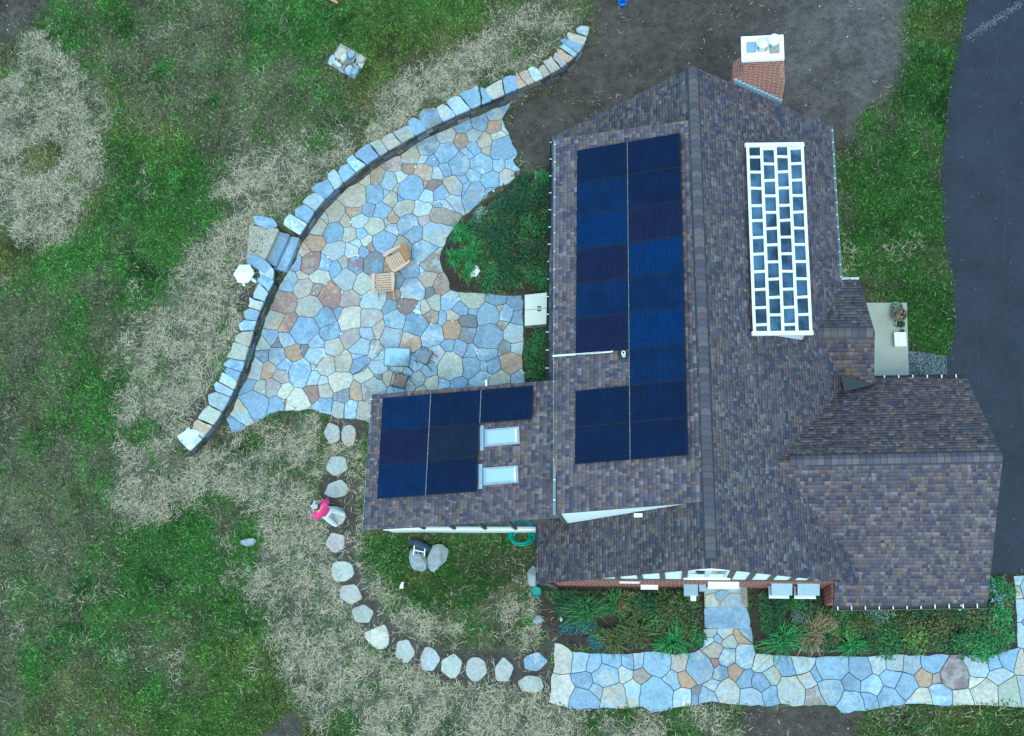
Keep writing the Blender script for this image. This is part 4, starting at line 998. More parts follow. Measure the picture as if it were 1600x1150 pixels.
def edge(pl, p, q, dz=-.03): return np.array([p[0], p[1], pl.z(p[0], p[1]) + dz]), np.array([q[0], q[1], pl.z(q[0], q[1]) + dz])
a, b = edge(DW, dn, ds); gutter(a, b, 'ledge', 20, .07, (-1, 0, 0))
a, b = edge(MW, (-3.81, 8.77), (-3.9, .5)); gutter(a, b, 'frame', 14, .08, (-1, 0, 0))
a, b = edge(ME, (5.21, 8.75), (5.255, 2.95)); gutter(a, b, 'ledge', 14, .07, (1, 0, 0))
a, b = edge(EXP, xa, xd); gutter(a, b, 'ledge', 8, .05, (-1, 0, 0))
a, b = edge(WNP, (5.9, .39), (8.83, .375)); gutter(a, b, 'frame', 7, .11, (0, 1, 0))
a, b = edge(WSP, (4.70, -6.40), (9.10, -6.287)); gutter(a, b, 'frame', 11, .13, (0, -1, 0))
mb = MB(); mb.bar(a + (0, -.143, -.03), b + (0, -.143, -.03), .014, .10); mb.build('gutter_lip', M['brownpot'], house)
a, b = edge(PN, (pn1[0] - .1, pn2[1]), pn2); gutter(a, b, 'alu', 2, .09, (0, 1, 0))
mb = MB(); mb.tube([G(1503, 946, 2.1), G(1501, 950, 1.9), G(1499, 952, .3)], .045, 8); mb.build('downspout', M['white'], house)
mb = MB(); mb.tube([(-4.2, -5.72, 2.2), (-4.0, -5.8, 2.0), (-3.8, -5.83, 1.6), (-3.78, -5.83, .2)], .05, 8); mb.build('downspout', M['timber'], house)

# chimney
ch = MB()
X0, X1, XB0, XB1, Y0, Y1 = 2.22, 3.29, 1.98, 3.52, 8.86, 9.50
ch.box((XB0, Y0, 0), (XB1, Y1 + .1, 5.85)); chim = ch.build('chimney', M['chimbrick'], house)
mb = MB(); mb.hexa([(XB0, Y0, 5.85), (XB1, Y0, 5.85), (XB1, Y1 + .1, 5.85), (XB0, Y1 + .1, 5.85), (X0, Y0 + .02, 6.45), (X1, Y0 + .02, 6.45), (X1, Y1, 6.45), (X0, Y1, 6.45)]); mb.build('shoulder', M['chimbrick'], chim)
mb = MB(); mb.box((X0, Y0 + .02, 6.45), (X1, Y1, 7.36)); mb.build('stack', M['chimbrick'], chim)
mb = MB(); mb.box((X0 - .04, Y0 - .02, 7.10), (X1 + .04, Y1 + .04, 7.36)); mb.build('corbel', M['chimbrick'], chim)
mb = MB(); mb.box((X0 - .07, Y0 - .06, 7.36), (X1 + .07, Y1 + .07, 7.48)); mb.build('cap', M['stucco'], chim)
cx = lambda px, py, z: G(px, py, z)
p = cx(1174, 74, 7.52); mb = MB()
for lo, hi in (((-.14, -.17), (.14, -.13)), ((-.14, .13), (.14, .17)), ((-.14, -.13), (-.10, .13)), ((.10, -.13), (.14, .13))): mb.box((p[0] + lo[0], p[1] + lo[1], 7.48), (p[0] + hi[0], p[1] + hi[1], 7.54))
fl = mb.build('flue', M['metal'], chim); mb = MB(); mb.box((p[0] - .1, p[1] - .13, 7.481), (p[0] + .1, p[1] + .13, 7.5)); mb.build('flue_lid', M['flash'], fl)
p = cx(1191, 76, 7.5); mb = MB(); mb.lathe([(.15, 0), (.15, .02), (.12, .03), (.115, .3)], (p[0], p[1], 7.48), 18); fl = mb.build('flue', M['metal'], chim)
mb = MB(); mb.lathe([(.16, .33), (.17, .36), (.12, .42), (.02, .46)], (p[0], p[1], 7.48), 18); mb.build('flue_cap', M['alu'], fl)
p = cx(1210, 76, 7.5); mb = MB(); mb.box((p[0] - .14, p[1] - .15, 7.48), (p[0] + .14, p[1] + .12, 7.62)); fl = mb.build('flue', M['concrete'], chim)
p = cx(1210, 60, 8.0); mb = MB(); mb.tube([(p[0], p[1], 7.5), (p[0], p[1], 7.9)], .06, 10); mb.lathe([(.17, .0), (.18, .04), (.15, .10), (.03, .13)], (p[0], p[1], 7.9), 18); mb.build('flue_cap', M['white'], fl)
# stepped flashing where the verge meets the chimney
for k in range(13):
    x = XB0 + (XB1 - XB0) * k / 13; x2 = XB0 + (XB1 - XB0) * (k + 1) / 13; zt = ME.z(x, 8.7)
    mb = MB(); mb.box((x + .004, 8.78, ME.z(x2, 8.7) - .1), (x2 - .004, 8.84 + .002 * (k % 2), zt + .13)); mb.build('flashing', M['flash'], chim)

# glazed dormer on the east slope
A_, D_ = ME.hit(1167, 228, .10), ME.hit(1178, 522, .10)
def raised(px, py, h):
    z = 5.0
    for _ in range(30):
        q = G(px, py, z); z = .5 * z + .5 * (ME.z(q[0], q[1]) + h)
    return np.array([q[0], q[1], z])
B_, C_ = raised(1252, 227, 1.12), raised(1266, 521, 1.12)
def bl(u, v, h=0.0):
    p = (A_ * (1 - u) + B_ * u) * (1 - v) + (D_ * (1 - u) + C_ * u) * v
    n = np.cross(B_ - A_, D_ - A_); n = n / np.linalg.norm(n); n = n if n[2] > 0 else -n
    return p + n * h
gd = MB(); q = [bl(0.02, .01, -.06), bl(.02, .99, -.06), bl(.98, .99, -.06), bl(.98, .01, -.06)]; gd.prism(q, .06); gdo = gd.build('glazed_dormer', M['white'], house)
odd = [.065, .148, .236, .33, .41, .5, .588, .68, .773, .867, .955]; even = [.02, .104, .194, .278, .367, .453, .54, .63, .72, .815, .905]
for c in range(4):
    vs = odd if c % 2 == 0 else even; full = [0.0] + vs + [1.0]
    for k in range(len(full) - 1):
        if full[k + 1] - full[k] < .03: continue
        u0, u1, v0, v1 = c / 4 + .02, (c + 1) / 4 - .02, full[k] + .006, full[k + 1] - .006
        t = [rnd.uniform(-.012, .012) for _ in range(4)]
        mb = MB(); P = [bl(u0, v0, .0 + t[0]), bl(u1, v0, .0 + t[1]), bl(u1, v1, t[2]), bl(u0, v1, t[3])]
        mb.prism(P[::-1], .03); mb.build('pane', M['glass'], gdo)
    for v in vs:
        j = rnd.uniform(-.002, .002)
        mb = MB(); mb.bar(bl(c / 4 + .012, v + j, .035), bl((c + 1) / 4 - .012, v - j, .035), .07, .05, up=(0, 0, 1)); mb.build('glazing_bar', M['white'], gdo)
for k in range(5):
    mb = MB(); ext = .006; mb.bar(bl(k / 4, -ext, .04), bl(k / 4, 1 + ext, .04), .085, .075); mb.build('glazing_bar', M['white'], gdo)
for v, e in ((0.0, .03), (1.0, .03)):
    mb = MB(); mb.bar(bl(-e - .02, v, .045), bl(1 + e, v, .045), .12, .085); mb.build('glazing_bar', M['white'], gdo)
s0, s1 = bl(.02, .985, -.1), bl(.97, .985, -.1)
mb = MB(); mb.prism([s0 + (0, 0, -.25), (s1[0], s1[1], ME.z(s1[0], s1[1]) - .05), s1, s0], down=(0, .08, 0)); mb.build('dormer_cheek', M['stucco'], gdo)
mb = MB(); mb.bar((s1[0] + .03, s1[1] - .01, ME.z(s1[0], s1[1])), s1 + (.03, -.01, 0), .09, .1); mb.build('corner_board', M['timber'], gdo)
n0, n1 = bl(.02, .015, -.1), bl(.97, .015, -.1)
mb = MB(); mb.prism([n1, (n1[0], n1[1], ME.z(n1[0], n1[1]) - .05), n0 + (0, 0, -.25), n0], down=(0, -.08, 0)); mb.build('dormer_cheek', M['stucco'], gdo)
mb = MB(); mb.prism([(s1[0] - .02, s1[1] + .05, ME.z(s1[0], s1[1]) - .05), (n1[0] - .02, n1[1] - .05, ME.z(n1[0], n1[1]) - .05), n1 + (-.02, -.05, -.02), s1 + (-.02, .05, -.02)], down=(-.08, 0, 0)); mb.build('dormer_wall', M['stucco'], gdo)

# skylights on the extension
for P in ([(757, 671), (811, 666), (812, 693), (757, 698)], [(755, 731), (809, 727), (810, 754), (755, 758)]):
    q = [EXP.hit(x, y, .12) for x, y in P]; c = sum(q) / 4
    inn = [c + (p - c) * np.array([.88, .80, .88]) for p in q]
    mb = MB(); dn_ = -EXP.n * .12
    for i in range(4):
        j = (i + 1) % 4; mb.hexa([q[i] + dn_, q[j] + dn_, inn[j] + dn_, inn[i] + dn_, q[i], q[j], inn[j], inn[i]])
    sk = mb.build('skylight', M['metal'], house)
    mb = MB(); mb.prism([p - EXP.n * .035 for p in inn][::-1], .04); mb.build('pane', M['skylight'], sk)
    mb = MB(); a, b = EXP.hit(P[0][0] - 4, P[0][1] - 6, .03), EXP.hit(P[3][0] - 4, P[3][1] + 6, .03); mb.bar(a, b, .12, .02, up=EXP.n); mb.build('flashing', M['flash'], sk)
    mb = MB(); a, b = q[1] * .9 + q[0] * .1, q[2] * .9 + q[3] * .1; mb.bar(a * .9 + b * .1 - EXP.n * .02, b * .9 + a * .1 - EXP.n * .02, .06, .03, up=EXP.n); mb.build('blind_rail', M['white'], sk)
# vent stack and cable conduit on the upper roof
p = DW.hit(975, 557); mb = MB(); mb.lathe([(.17, -.06), (.17, .02), (.10, .06), (.09, .1)], p, 16); vb = mb.build('vent_boot', M['membrane'], house)
mb = MB(); mb.tube([p + (0, 0, 0), p + (0, 0, .42)], .06, 12); mb.build('vent_pipe', M['white'], vb)
mb = MB(); mb.lathe([(.035, 0), (.035, .01)], p + (0, 0, .42), 10); mb.build('pipe_mouth', M['membrane'], vb)
mb = MB(); mb.tube([DW.hit(864, 556, .1), DW.hit(900, 553.5, .1), DW.hit(950, 549.5, .1), DW.hit(956, 549, .1), DW.hit(960, 545, .09), DW.hit(962, 541, .05)], .03, 8); mb.build('conduit', M['white'], house)
mb = MB(); p = EXP.hit(760, 603, .02); mb.tube([p, p + (-.01, .16, .05), p + (-.01, .2, -.2)], .035, 8); mb.build('conduit', M['white'], house)
# cellar bulkhead
H1 = [np.array([*G(x, y, z)[:2], z]) for x, y, z in ((820, 461, .28), (820, 509, .28), (866, 505, .6), (866, 456, .6))]
mb = MB(); mb.prism([p - np.array([0, 0, .03]) for p in H1], .28); hb = mb.build('cellar_hatch', M['concrete'], house)
for a0, a1 in ((0.0, .49), (.51, 1.0)):
    q = [H1[0] * (1 - a0) + H1[1] * a0, H1[0] * (1 - a1) + H1[1] * a1, H1[3] * (1 - a1) + H1[2] * a1, H1[3] * (1 - a0) + H1[2] * a0]
    mb = MB(); mb.prism([p + np.array([0, 0, .012]) for p in q], .04); mb.build('hatch_leaf', M['cream'], hb)
    m_ = (q[1] + q[2]) / 2 if a0 == 0 else (q[0] + q[3]) / 2; sy = .05 if a0 == 0 else -.05
    mb = MB(); mb.box((m_[0] - .07, m_[1] + sy - .02, m_[2] + .012), (m_[0] + .07, m_[1] + sy + .02, m_[2] + .04)); mb.build('handle', M['darkmetal'], hb)

# front stoop: mortared landing and one long slab
stoop = empty('stone_stoop', G(1133, 950, 0), 'mortared flagstone landing with one long blue slab step at the front door', 'steps')
LP = [G(x, y, .36)[:2] for x, y in ((1100, 914), (1166, 913), (1168, 948), (1101, 949))]
mb = MB(); mb.prism([(*q, .345) for q in LP[::-1]] if area(np.array(LP)) < 0 else [(*q, .345) for q in LP], .345); mb.build('mortar_bed', M['concrete'], stoop)
def px_stones(lst, z, th, parent):
    for P, c in lst: stone('flagstone', [G(x, y, z)[:2] for x, y in P], z, th, c, parent, .006, .012, .008, .18)
px_stones([([(1101, 916), (1124, 916), (1117, 924), (1101, 929)], 'l'), ([(1127, 916), (1160, 916), (1157, 926), (1140, 924)], 'g'), ([(1118, 926), (1132, 919), (1138, 926), (1130, 935), (1118, 933)], 'b'), ([(1101, 931), (1116, 926), (1117, 935), (1124, 940), (1121, 948), (1102, 948)], 't'),
           ([(1126, 941), (1140, 927), (1157, 928), (1160, 946), (1125, 948)], 'l'), ([(1160, 915), (1167, 915), (1169, 947), (1162, 947), (1158, 928)], 'n')], .38, .05, stoop)
stone('step_slab', [G(x, y, .2)[:2] for x, y in ((1100, 949), (1166, 948), (1172, 968), (1172, 981), (1101, 982))], .2, .2, 'b', stoop, .004, .015, .012, .12)

# ------------------------------------------------------------------ solar panels
PC = dict(n=(.003, .009, .036), b=(.0015, .017, .075), p=(.0065, .009, .036), v=(.0025, .014, .056))
for k, c in PC.items(): M['cell_' + k] = mat_panel('solar cells ' + k, c)
word = dict(n='dark navy', b='bright blue', p='purplish', v='deep blue')
def panel(q, code, label, group, rail_side=None):
    """q: NW, NE, SE, SW corners on the mounting plane"""
    q = [np.array(p) for p in q]; c = sum(q) / 4
    n = np.cross(q[3] - q[0], q[1] - q[0]); n /= np.linalg.norm(n); n = n if n[2] > 0 else -n
    root = empty('solar_panel', c - n * .05, label, 'solar panel', group)
    def mixp(u, v, h): return (q[0] * (1 - u) + q[1] * u) * (1 - v) + (q[3] * (1 - u) + q[2] * u) * v + n * h
    g = .0025; mb = MB()
    e = .009; f = .013
    outer = [mixp(g, g, 0), mixp(1 - g, g, 0), mixp(1 - g, 1 - g, 0), mixp(g, 1 - g, 0)]
    inner = [mixp(e, f, 0), mixp(1 - e, f, 0), mixp(1 - e, 1 - f, 0), mixp(e, 1 - f, 0)]
    d = -n * .045
    for i in range(4):
        j = (i + 1) % 4; mb.hexa([outer[i] + d, outer[j] + d, inner[j] + d, inner[i] + d, outer[i], outer[j], inner[j], inner[i]])
    mb.build('frame', M['frame'], root)
    mb = MB(); P = [p - n * .006 for p in inner]
    mb.add(P, [(0, 3, 2, 1)]); mb.uv = [(0, 0), (0, 1), (1, 1), (1, 0)]
    mb.build('glass', M['cell_' + code], root)
    for v in (.22, .78):
        mb = MB(); mb.bar(mixp(0, v, .0), mixp(.006, v, .004), .05, .02, up=n); mb.build('clamp', M['rail'], root)
    return root
LN = 'dormer panels on the upper roof'
def dwp(px, py): return DW.hit(px, py, .13)
cNW, cNE, cSE, cSW = dwp(901.5, 235), dwp(1062, 207.5), dwp(1075, 711), dwp(898, 725.4)
def cell(u0, u1, k):
    v0, v1 = k / 9, (k + 1) / 9
    f = lambda u, v: (cNW * (1 - u) + cNE * u) * (1 - v) + (cSW * (1 - u) + cSE * u) * v
    return [f(u0, v0), f(u1, v0), f(u1, v1), f(u0, v1)]
left = 'nvbpvp.nn'; right = 'nnpbvbvnn'
for k in range(9):
    if left[k] != '.':
        lab = f'{word[left[k]]} solar panel, {ords[k] if k < 6 else ["", "upper", "lower"][k - 6]} '
        lab += 'from the chimney end in the column along the eave gutter' if k < 6 else 'of the two below the vent pipe gap, eave side'
        panel(cell(0, .497, k), left[k], lab, LN)
    panel(cell(.503, 1, k), right[k], f'{word[right[k]]} solar panel, {ords[k]} from the chimney end in the column along the ridge', LN)
mb = MB(); m0, m1 = (cNW + cNE) / 2, (cSW + cSE) / 2; m0 = cNW * .5 + cNE * .5; m1 = cSW * .5 + cSE * .5
rl = MB(); rl.bar(m0 - DW.n * .022, m1 - DW.n * .024, .014, .05, up=DW.n); rl.thing('mounting_rail', M['rail'], 'long silver rail between the two panel columns on the upper roof', 'rail')
XG = 'panels on the low extension roof'
def xp(px, py): return EXP.hit(px, py, .13)
g0, g1, g2, g3 = xp(597, 622), xp(752, 609), xp(744.5, 768), xp(588, 779.5)
rows = ['vnn', 'pd', 'vn']
PC['d'] = (.007, .013, .030); M['cell_d'] = mat_panel('solar cells d', PC['d']); word['d'] = 'charcoal'
rname = ['top row of three', 'middle row', 'bottom row']
for r_ in range(3):
    for c_ in range(len(rows[r_])):
        f = lambda u, v: (g0 * (1 - u) + g1 * u) * (1 - v) + (g3 * (1 - u) + g2 * u) * v
        e = .004; u0, u1 = c_ / 2 + e, (c_ + 1) / 2 - e
        q = [f(u0, r_ / 3), f(u1, r_ / 3), f(u1, (r_ + 1) / 3), f(u0, (r_ + 1) / 3)]
        pos = ['outer eave end', 'inner end' if r_ else 'middle', 'end beside the big roof'][c_]
        panel(q, rows[r_][c_], f'{word[rows[r_][c_]]} solar panel, extension roof {rname[r_]}, {pos}', XG)
for u, v0, v1 in ((.5, 0, 1), (1.0, 0, .33)):
    f = lambda u, v: (g0 * (1 - u) + g1 * u) * (1 - v) + (g3 * (1 - u) + g2 * u) * v
    rl = MB(); rl.bar(f(u, v0) - EXP.n * .01, f(u, v1) - EXP.n * .02, .018, .05, up=EXP.n); rl.thing('mounting_rail', M['rail'], 'silver rail under the middle of the extension panels' if u == .5 else 'short silver rail beside the last top row extension panel', 'rail')
# ------------------------------------------------------------------ planting
def leaves(cen, rx, ry, h, cols, n, size, seed, clumps=12, flat=0.0):
    g = np.random.default_rng(seed)
    cc = g.normal(0, 1, (clumps, 3)); cc /= np.linalg.norm(cc, axis=1)[:, None]; cc *= g.uniform(.3, .95, (clumps, 1)); cc[:, 2] = np.abs(cc[:, 2])
    k = g.integers(0, clumps, n); p = cc[k] + g.normal(0, .27, (n, 3)); p[:, 2] = np.abs(p[:, 2])
    L = np.linalg.norm(p, axis=1); p = np.where((L > 1.15)[:, None], p / L[:, None] * g.uniform(.8, 1.12, (n, 1)), p)
    P = np.stack([cen[0] + p[:, 0] * rx, cen[1] + p[:, 1] * ry, cen[2] + .03 + p[:, 2] * h], 1)
    a = g.uniform(0, 2 * np.pi, n); d = np.stack([np.cos(a), np.sin(a), g.uniform(-.5, .5, n)], 1)
    up = np.stack([g.normal(0, .5, n), g.normal(0, .5, n), np.ones(n)], 1); s = np.cross(d, up); s /= np.linalg.norm(s, axis=1)[:, None]
    sz = size * g.uniform(.6, 1.4, (n, 1)); up /= np.linalg.norm(up, axis=1)[:, None]
    V = np.stack([P, P + d * sz * .5 + s * sz * .32 + up * sz * .1, P + d * sz, P + d * sz * .5 - s * sz * .32 + up * sz * .1], 1).reshape(-1, 3)
    F = np.arange(4 * n).reshape(n, 4)
    C = np.array(cols); base = C[k % len(C)]; t = base * g.uniform(.55, 1.5, (n, 1)) * g.normal(1, .06, (n, 3))
    return V, F, np.clip(t, .002, .9)
def stems(cen, rx, ry, h, seed, k=7, r=.012):
    q = random.Random(seed); mb = MB()
    for i in range(k):
        a = q.uniform(0, 6.28); t = q.uniform(.3, .8)
        mb.tube([(cen[0] + .03 * math.cos(a), cen[1] + .03 * math.sin(a), cen[2] - .02), (cen[0] + rx * t * .5 * math.cos(a), cen[1] + ry * t * .5 * math.sin(a), cen[2] + h * .45), (cen[0] + rx * t * math.cos(a), cen[1] + ry * t * math.sin(a), cen[2] + h * .8)], [r, r * .8, r * .4], 5)
    return mb
GREENS = {'dark': [(0.0203, 0.0725, 0.0261), (0.029, 0.0943, 0.0319), (0.0174, 0.058, 0.029)], 'mid': [(0.0406, 0.1377, 0.0377), (0.0319, 0.1087, 0.0348), (0.058, 0.1595, 0.0435)], 'lime': [(0.1232, 0.2175, 0.0362), (0.087, 0.1885, 0.0435), (0.145, 0.2175, 0.0435)], 'blue': [(0.0435, 0.1232, 0.1232), (0.058, 0.145, 0.145), (0.0362, 0.1015, 0.1015)], 'olive': [(0.0725, 0.1015, 0.0319), (0.0508, 0.087, 0.029), (0.1087, 0.116, 0.0362)], 'rust': [(0.2465, 0.087, 0.0362), (0.145, 0.0725, 0.029), (0.087, 0.1015, 0.029)], 'brown': [(0.203, 0.1595, 0.087), (0.145, 0.1232, 0.0725), (0.2465, 0.203, 0.116)], 'pale': [(0.232, 0.3, 0.2465), (0.145, 0.232, 0.174), (0.0725, 0.145, 0.087)], 'bright': [(0.0435, 0.1885, 0.0508), (0.0653, 0.232, 0.058), (0.0362, 0.145, 0.0435)]}
def shrub(px, py, r, h, kind, label, group=None, dens=1.0, size=.075, ry=None, name='shrub', cat='shrub'):
    rx = r / 48.0; ryy = (ry or r) / 48.0
    c = GT(px, py); c = G(px, py, h * .45) ; c = np.array([c[0], c[1], 0.0])
    root = empty(name, c, label, cat, group)
    sd_ = int(px * 7 + py * 13)
    n = int(2300 * rx * ryy * dens / (size / .075) ** 1.5) + 120
    V, F, T = leaves(c, rx, ryy, h, GREENS[kind], n, size, sd_, clumps=max(7, int(16 * rx * ryy + 8)))
    big_mesh('foliage', V - c, F, M['leaf'], T, root)
    stems(c, rx, ryy, h, sd_).build('stems', M['bark'], root)
    return root
def clump(px, py, r, h, kind, label, group=None, n=150, wd=.019, name='ornamental_grass', cat='grass clump'):
    R_ = r / 46.0; c = G(px, py, h * .4); c = np.array([c[0], c[1], 0.0]); g = np.random.default_rng(int(px * 3 + py * 5))
    root = empty(name, c, label, cat, group)
    n = int(n * 1.5)
    a = g.uniform(0, 2 * np.pi, n); lob = .8 + .35 * np.sin(a * g.integers(2, 4) + g.uniform(0, 6)); L = R_ * g.uniform(.35, 1.2, n) * lob; top = h * g.uniform(.6, 1.2, n)
    st = g.normal(0, .09 * R_ / .6, (n, 2)); V = np.zeros((n, 9, 3)); sx = np.stack([-np.sin(a), np.cos(a), np.zeros(n)], 1)
    bend = g.normal(0, .25, n)
    for i, (t, zf, w_) in enumerate(((0, 0, .7), (.3, .75, 1.0), (.62, 1.0, .9), (.88, .86, .6), (1.0, .62, 0))):
        aa = a + bend * t
        p = np.stack([st[:, 0] + np.cos(aa) * L * t, st[:, 1] + np.sin(aa) * L * t, .02 + top * zf], 1)
        if i < 4: V[:, 2 * i] = p - sx * wd * w_ * .5; V[:, 2 * i + 1] = p + sx * wd * w_ * .5
        else: V[:, 8] = p
    b = np.arange(n)[:, None] * 9
    F = np.concatenate([np.stack([b + [0, 1, 3], b + [0, 3, 2], b + [2, 3, 5], b + [2, 5, 4], b + [4, 5, 7], b + [4, 7, 6], b + [6, 7, 8]], 1)]).reshape(-1, 3)
    C = np.array(GREENS[kind])[g.integers(0, 3, n)] * g.uniform(.6, 1.7, (n, 1))
    big_mesh('leaf_blades', V.reshape(-1, 3), F, M['leaf'], np.repeat(np.clip(C, 0, .9), 7, 0), root)
    mb = MB(); mb.lathe([(.05, -.02), (.07, .03), (.03, .07)], c, 8); mb.build('crown', M['bark'], root)
    return root
GA = 'shrubs in the bed between patio and house'
dk = 'dark leafy shrub in the bed between the patio and the house'
for x, y, r, h, k, lab in ((800, 325, 42, .8, 'dark', 'largest dark shrub in the middle of the patio bed'), (838, 305, 28, .7, 'dark', 'dark shrub against the house near the bare soil'), (838, 352, 30, .8, 'mid', 'green shrub against the house, between two dark ones'), (788, 378, 36, .8, 'dark', 'dark shrub beside the small white lantern'),
                           (838, 398, 30, .8, 'dark', 'dark shrub against the house behind the olive sprig'), (800, 425, 30, .6, 'dark', 'low dark shrub along the paved arm to the hatch'), (840, 438, 24, .6, 'mid', 'green shrub right above the cellar hatch'), (765, 352, 26, .5, 'dark', 'dark shrub beneath the whitish variegated one'),
                           (765, 432, 26, .45, 'mid', 'low green shrub between white lantern and paving'), (815, 280, 18, .4, 'dark', 'small dark shrub at the bare soil by the patio end')):
    shrub(x, y, r, h, k, lab, GA)
shrub(752, 338, 15, .45, 'pale', 'small shrub with whitish variegated leaves by the patio edge stones', None, size=.06)
shrub(850, 442, 12, .5, 'bright', 'fresh green leafy plant beside the cellar hatch', None)
shrub(850, 400, 11, .7, 'olive', 'yellowish olive sprig of shrub against the gutter side wall')
for x, y, r, lab in ((722, 368, 24, 'arching lily clump at the top of the bed beside the patio curve'), (738, 395, 22, 'arching lily clump behind the small white lantern'), (712, 405, 20, 'arching lily clump at the tip of the patio bed'), (735, 425, 17, 'low arching lily clump below the small white lantern'), (850, 280, 18, 'grassy clump at the bare soil end of the house bed')):
    clump(x, y, r, .5, 'bright', lab, 'lily clumps in the patio bed', name='lily_clump', cat='lily')
for x, y, r, lab in ((842, 528, 20, 'green shrub just under the cellar hatch'), (838, 556, 20, 'dark green shrub midway between hatch and extension'), (844, 580, 20, 'green shrub tucked against the extension roof')):
    shrub(x, y, r, .65, 'mid', lab, 'shrubs below the cellar hatch')
# low leafy ground cover filling the beds
gcv = [(np.array(p), lo, hi) for p, lo, hi in ((gpoly([(862, 275), (800, 300), (750, 335), (715, 365), (705, 400), (715, 445), (862, 455)]), .02, .3), (gpoly([(822, 512), (822, 592), (866, 592), (866, 510)]), .02, .3),
       (gpoly([(850, 925), (880, 960), (950, 1012), (1085, 1014), (1092, 925)]), .02, .28), (gpoly([(1185, 925), (1190, 1018), (1575, 1018), (1580, 902), (1545, 902), (1545, 950), (1290, 950)]), .02, .28))]
VV, FF, TT = [], [], []; nb = 0
for P_, lo_, hi_ in gcv:
    A_n = int(abs(area(P_)) * 1500); xs_ = npr.uniform(P_[:, 0].min(), P_[:, 0].max(), A_n * 3); ys_ = npr.uniform(P_[:, 1].min(), P_[:, 1].max(), A_n * 3)
    k_ = inpoly(P_, xs_, ys_) & (N2(xs_, ys_, 1.6, 4) > .44); xs_, ys_ = xs_[k_][:A_n], ys_[k_][:A_n]; m_ = len(xs_)
    zs_ = npr.uniform(lo_, hi_, m_); a_ = npr.uniform(0, 6.28, m_); s_ = npr.uniform(.03, .085, m_)[:, None]
    D_v = np.stack([np.cos(a_), np.sin(a_), npr.uniform(-.4, .4, m_)], 1); S_v = np.stack([-np.sin(a_), np.cos(a_), npr.uniform(-.4, .4, m_)], 1); O_ = np.stack([xs_, ys_, zs_], 1)
    VV.append(np.stack([O_, O_ + D_v * s_ * .5 + S_v * s_ * .3, O_ + D_v * s_, O_ + D_v * s_ * .5 - S_v * s_ * .3], 1).reshape(-1, 3)); FF.append(np.arange(4 * m_).reshape(m_, 4) + nb); nb += 4 * m_
    pal_ = np.array(GREENS['mid'] + GREENS['dark'] + GREENS['olive'] + GREENS['brown'][:1] + GREENS['bright'])
    pi_ = np.clip((N3(xs_, ys_, 2.5, 3) * 1.4 - .2) * len(pal_) + npr.normal(0, 1.5, m_), 0, len(pal_) - 1).astype(int); TT.append(pal_[pi_] * npr.uniform(.5, 1.5, (m_, 1)))
tag(big_mesh('ground_cover', np.vstack(VV), np.vstack(FF), M['leaf'], np.vstack(TT)), 'low mixed leafy ground cover filling the planting beds', 'ground cover', kind='stuff')
# front beds
for x, y, r, h, k, lab in ((918, 952, 35, .6, 'mid', 'large arching green grass clump against the brick front wall'), (880, 938, 24, .45, 'dark', 'dark grass clump at the house corner downspout'), (962, 946, 24, .5, 'mid', 'grass clump beside the rusty red shrub'), (995, 990, 30, .55, 'olive', 'olive grass clump midway along the front walk bed'),
                           (960, 1000, 24, .45, 'olive', 'low olive grass clump overhanging the walk beside blue spruces'), (1052, 1003, 32, .6, 'bright', 'bright lily clump at the walk below the golden shrub'), (1225, 1000, 38, .65, 'bright', 'big bright spider-like lily clump right of the stoop path'), (1213, 952, 24, .5, 'dark', 'dark bluish grass clump under the bay windows'),
                           (1268, 992, 32, .5, 'brown', 'browned dying grass clump beside the big lily'), (1290, 975, 18, .35, 'brown', 'small browned tuft near the wing corner'), (1332, 1008, 24, .45, 'bright', 'bright green tuft spilling onto the front walk'), (1348, 975, 20, .45, 'olive', 'olive brown tuft among the mixed shrubs')):
    clump(x, y, r, h, k, lab, 'grass clumps along the front beds')
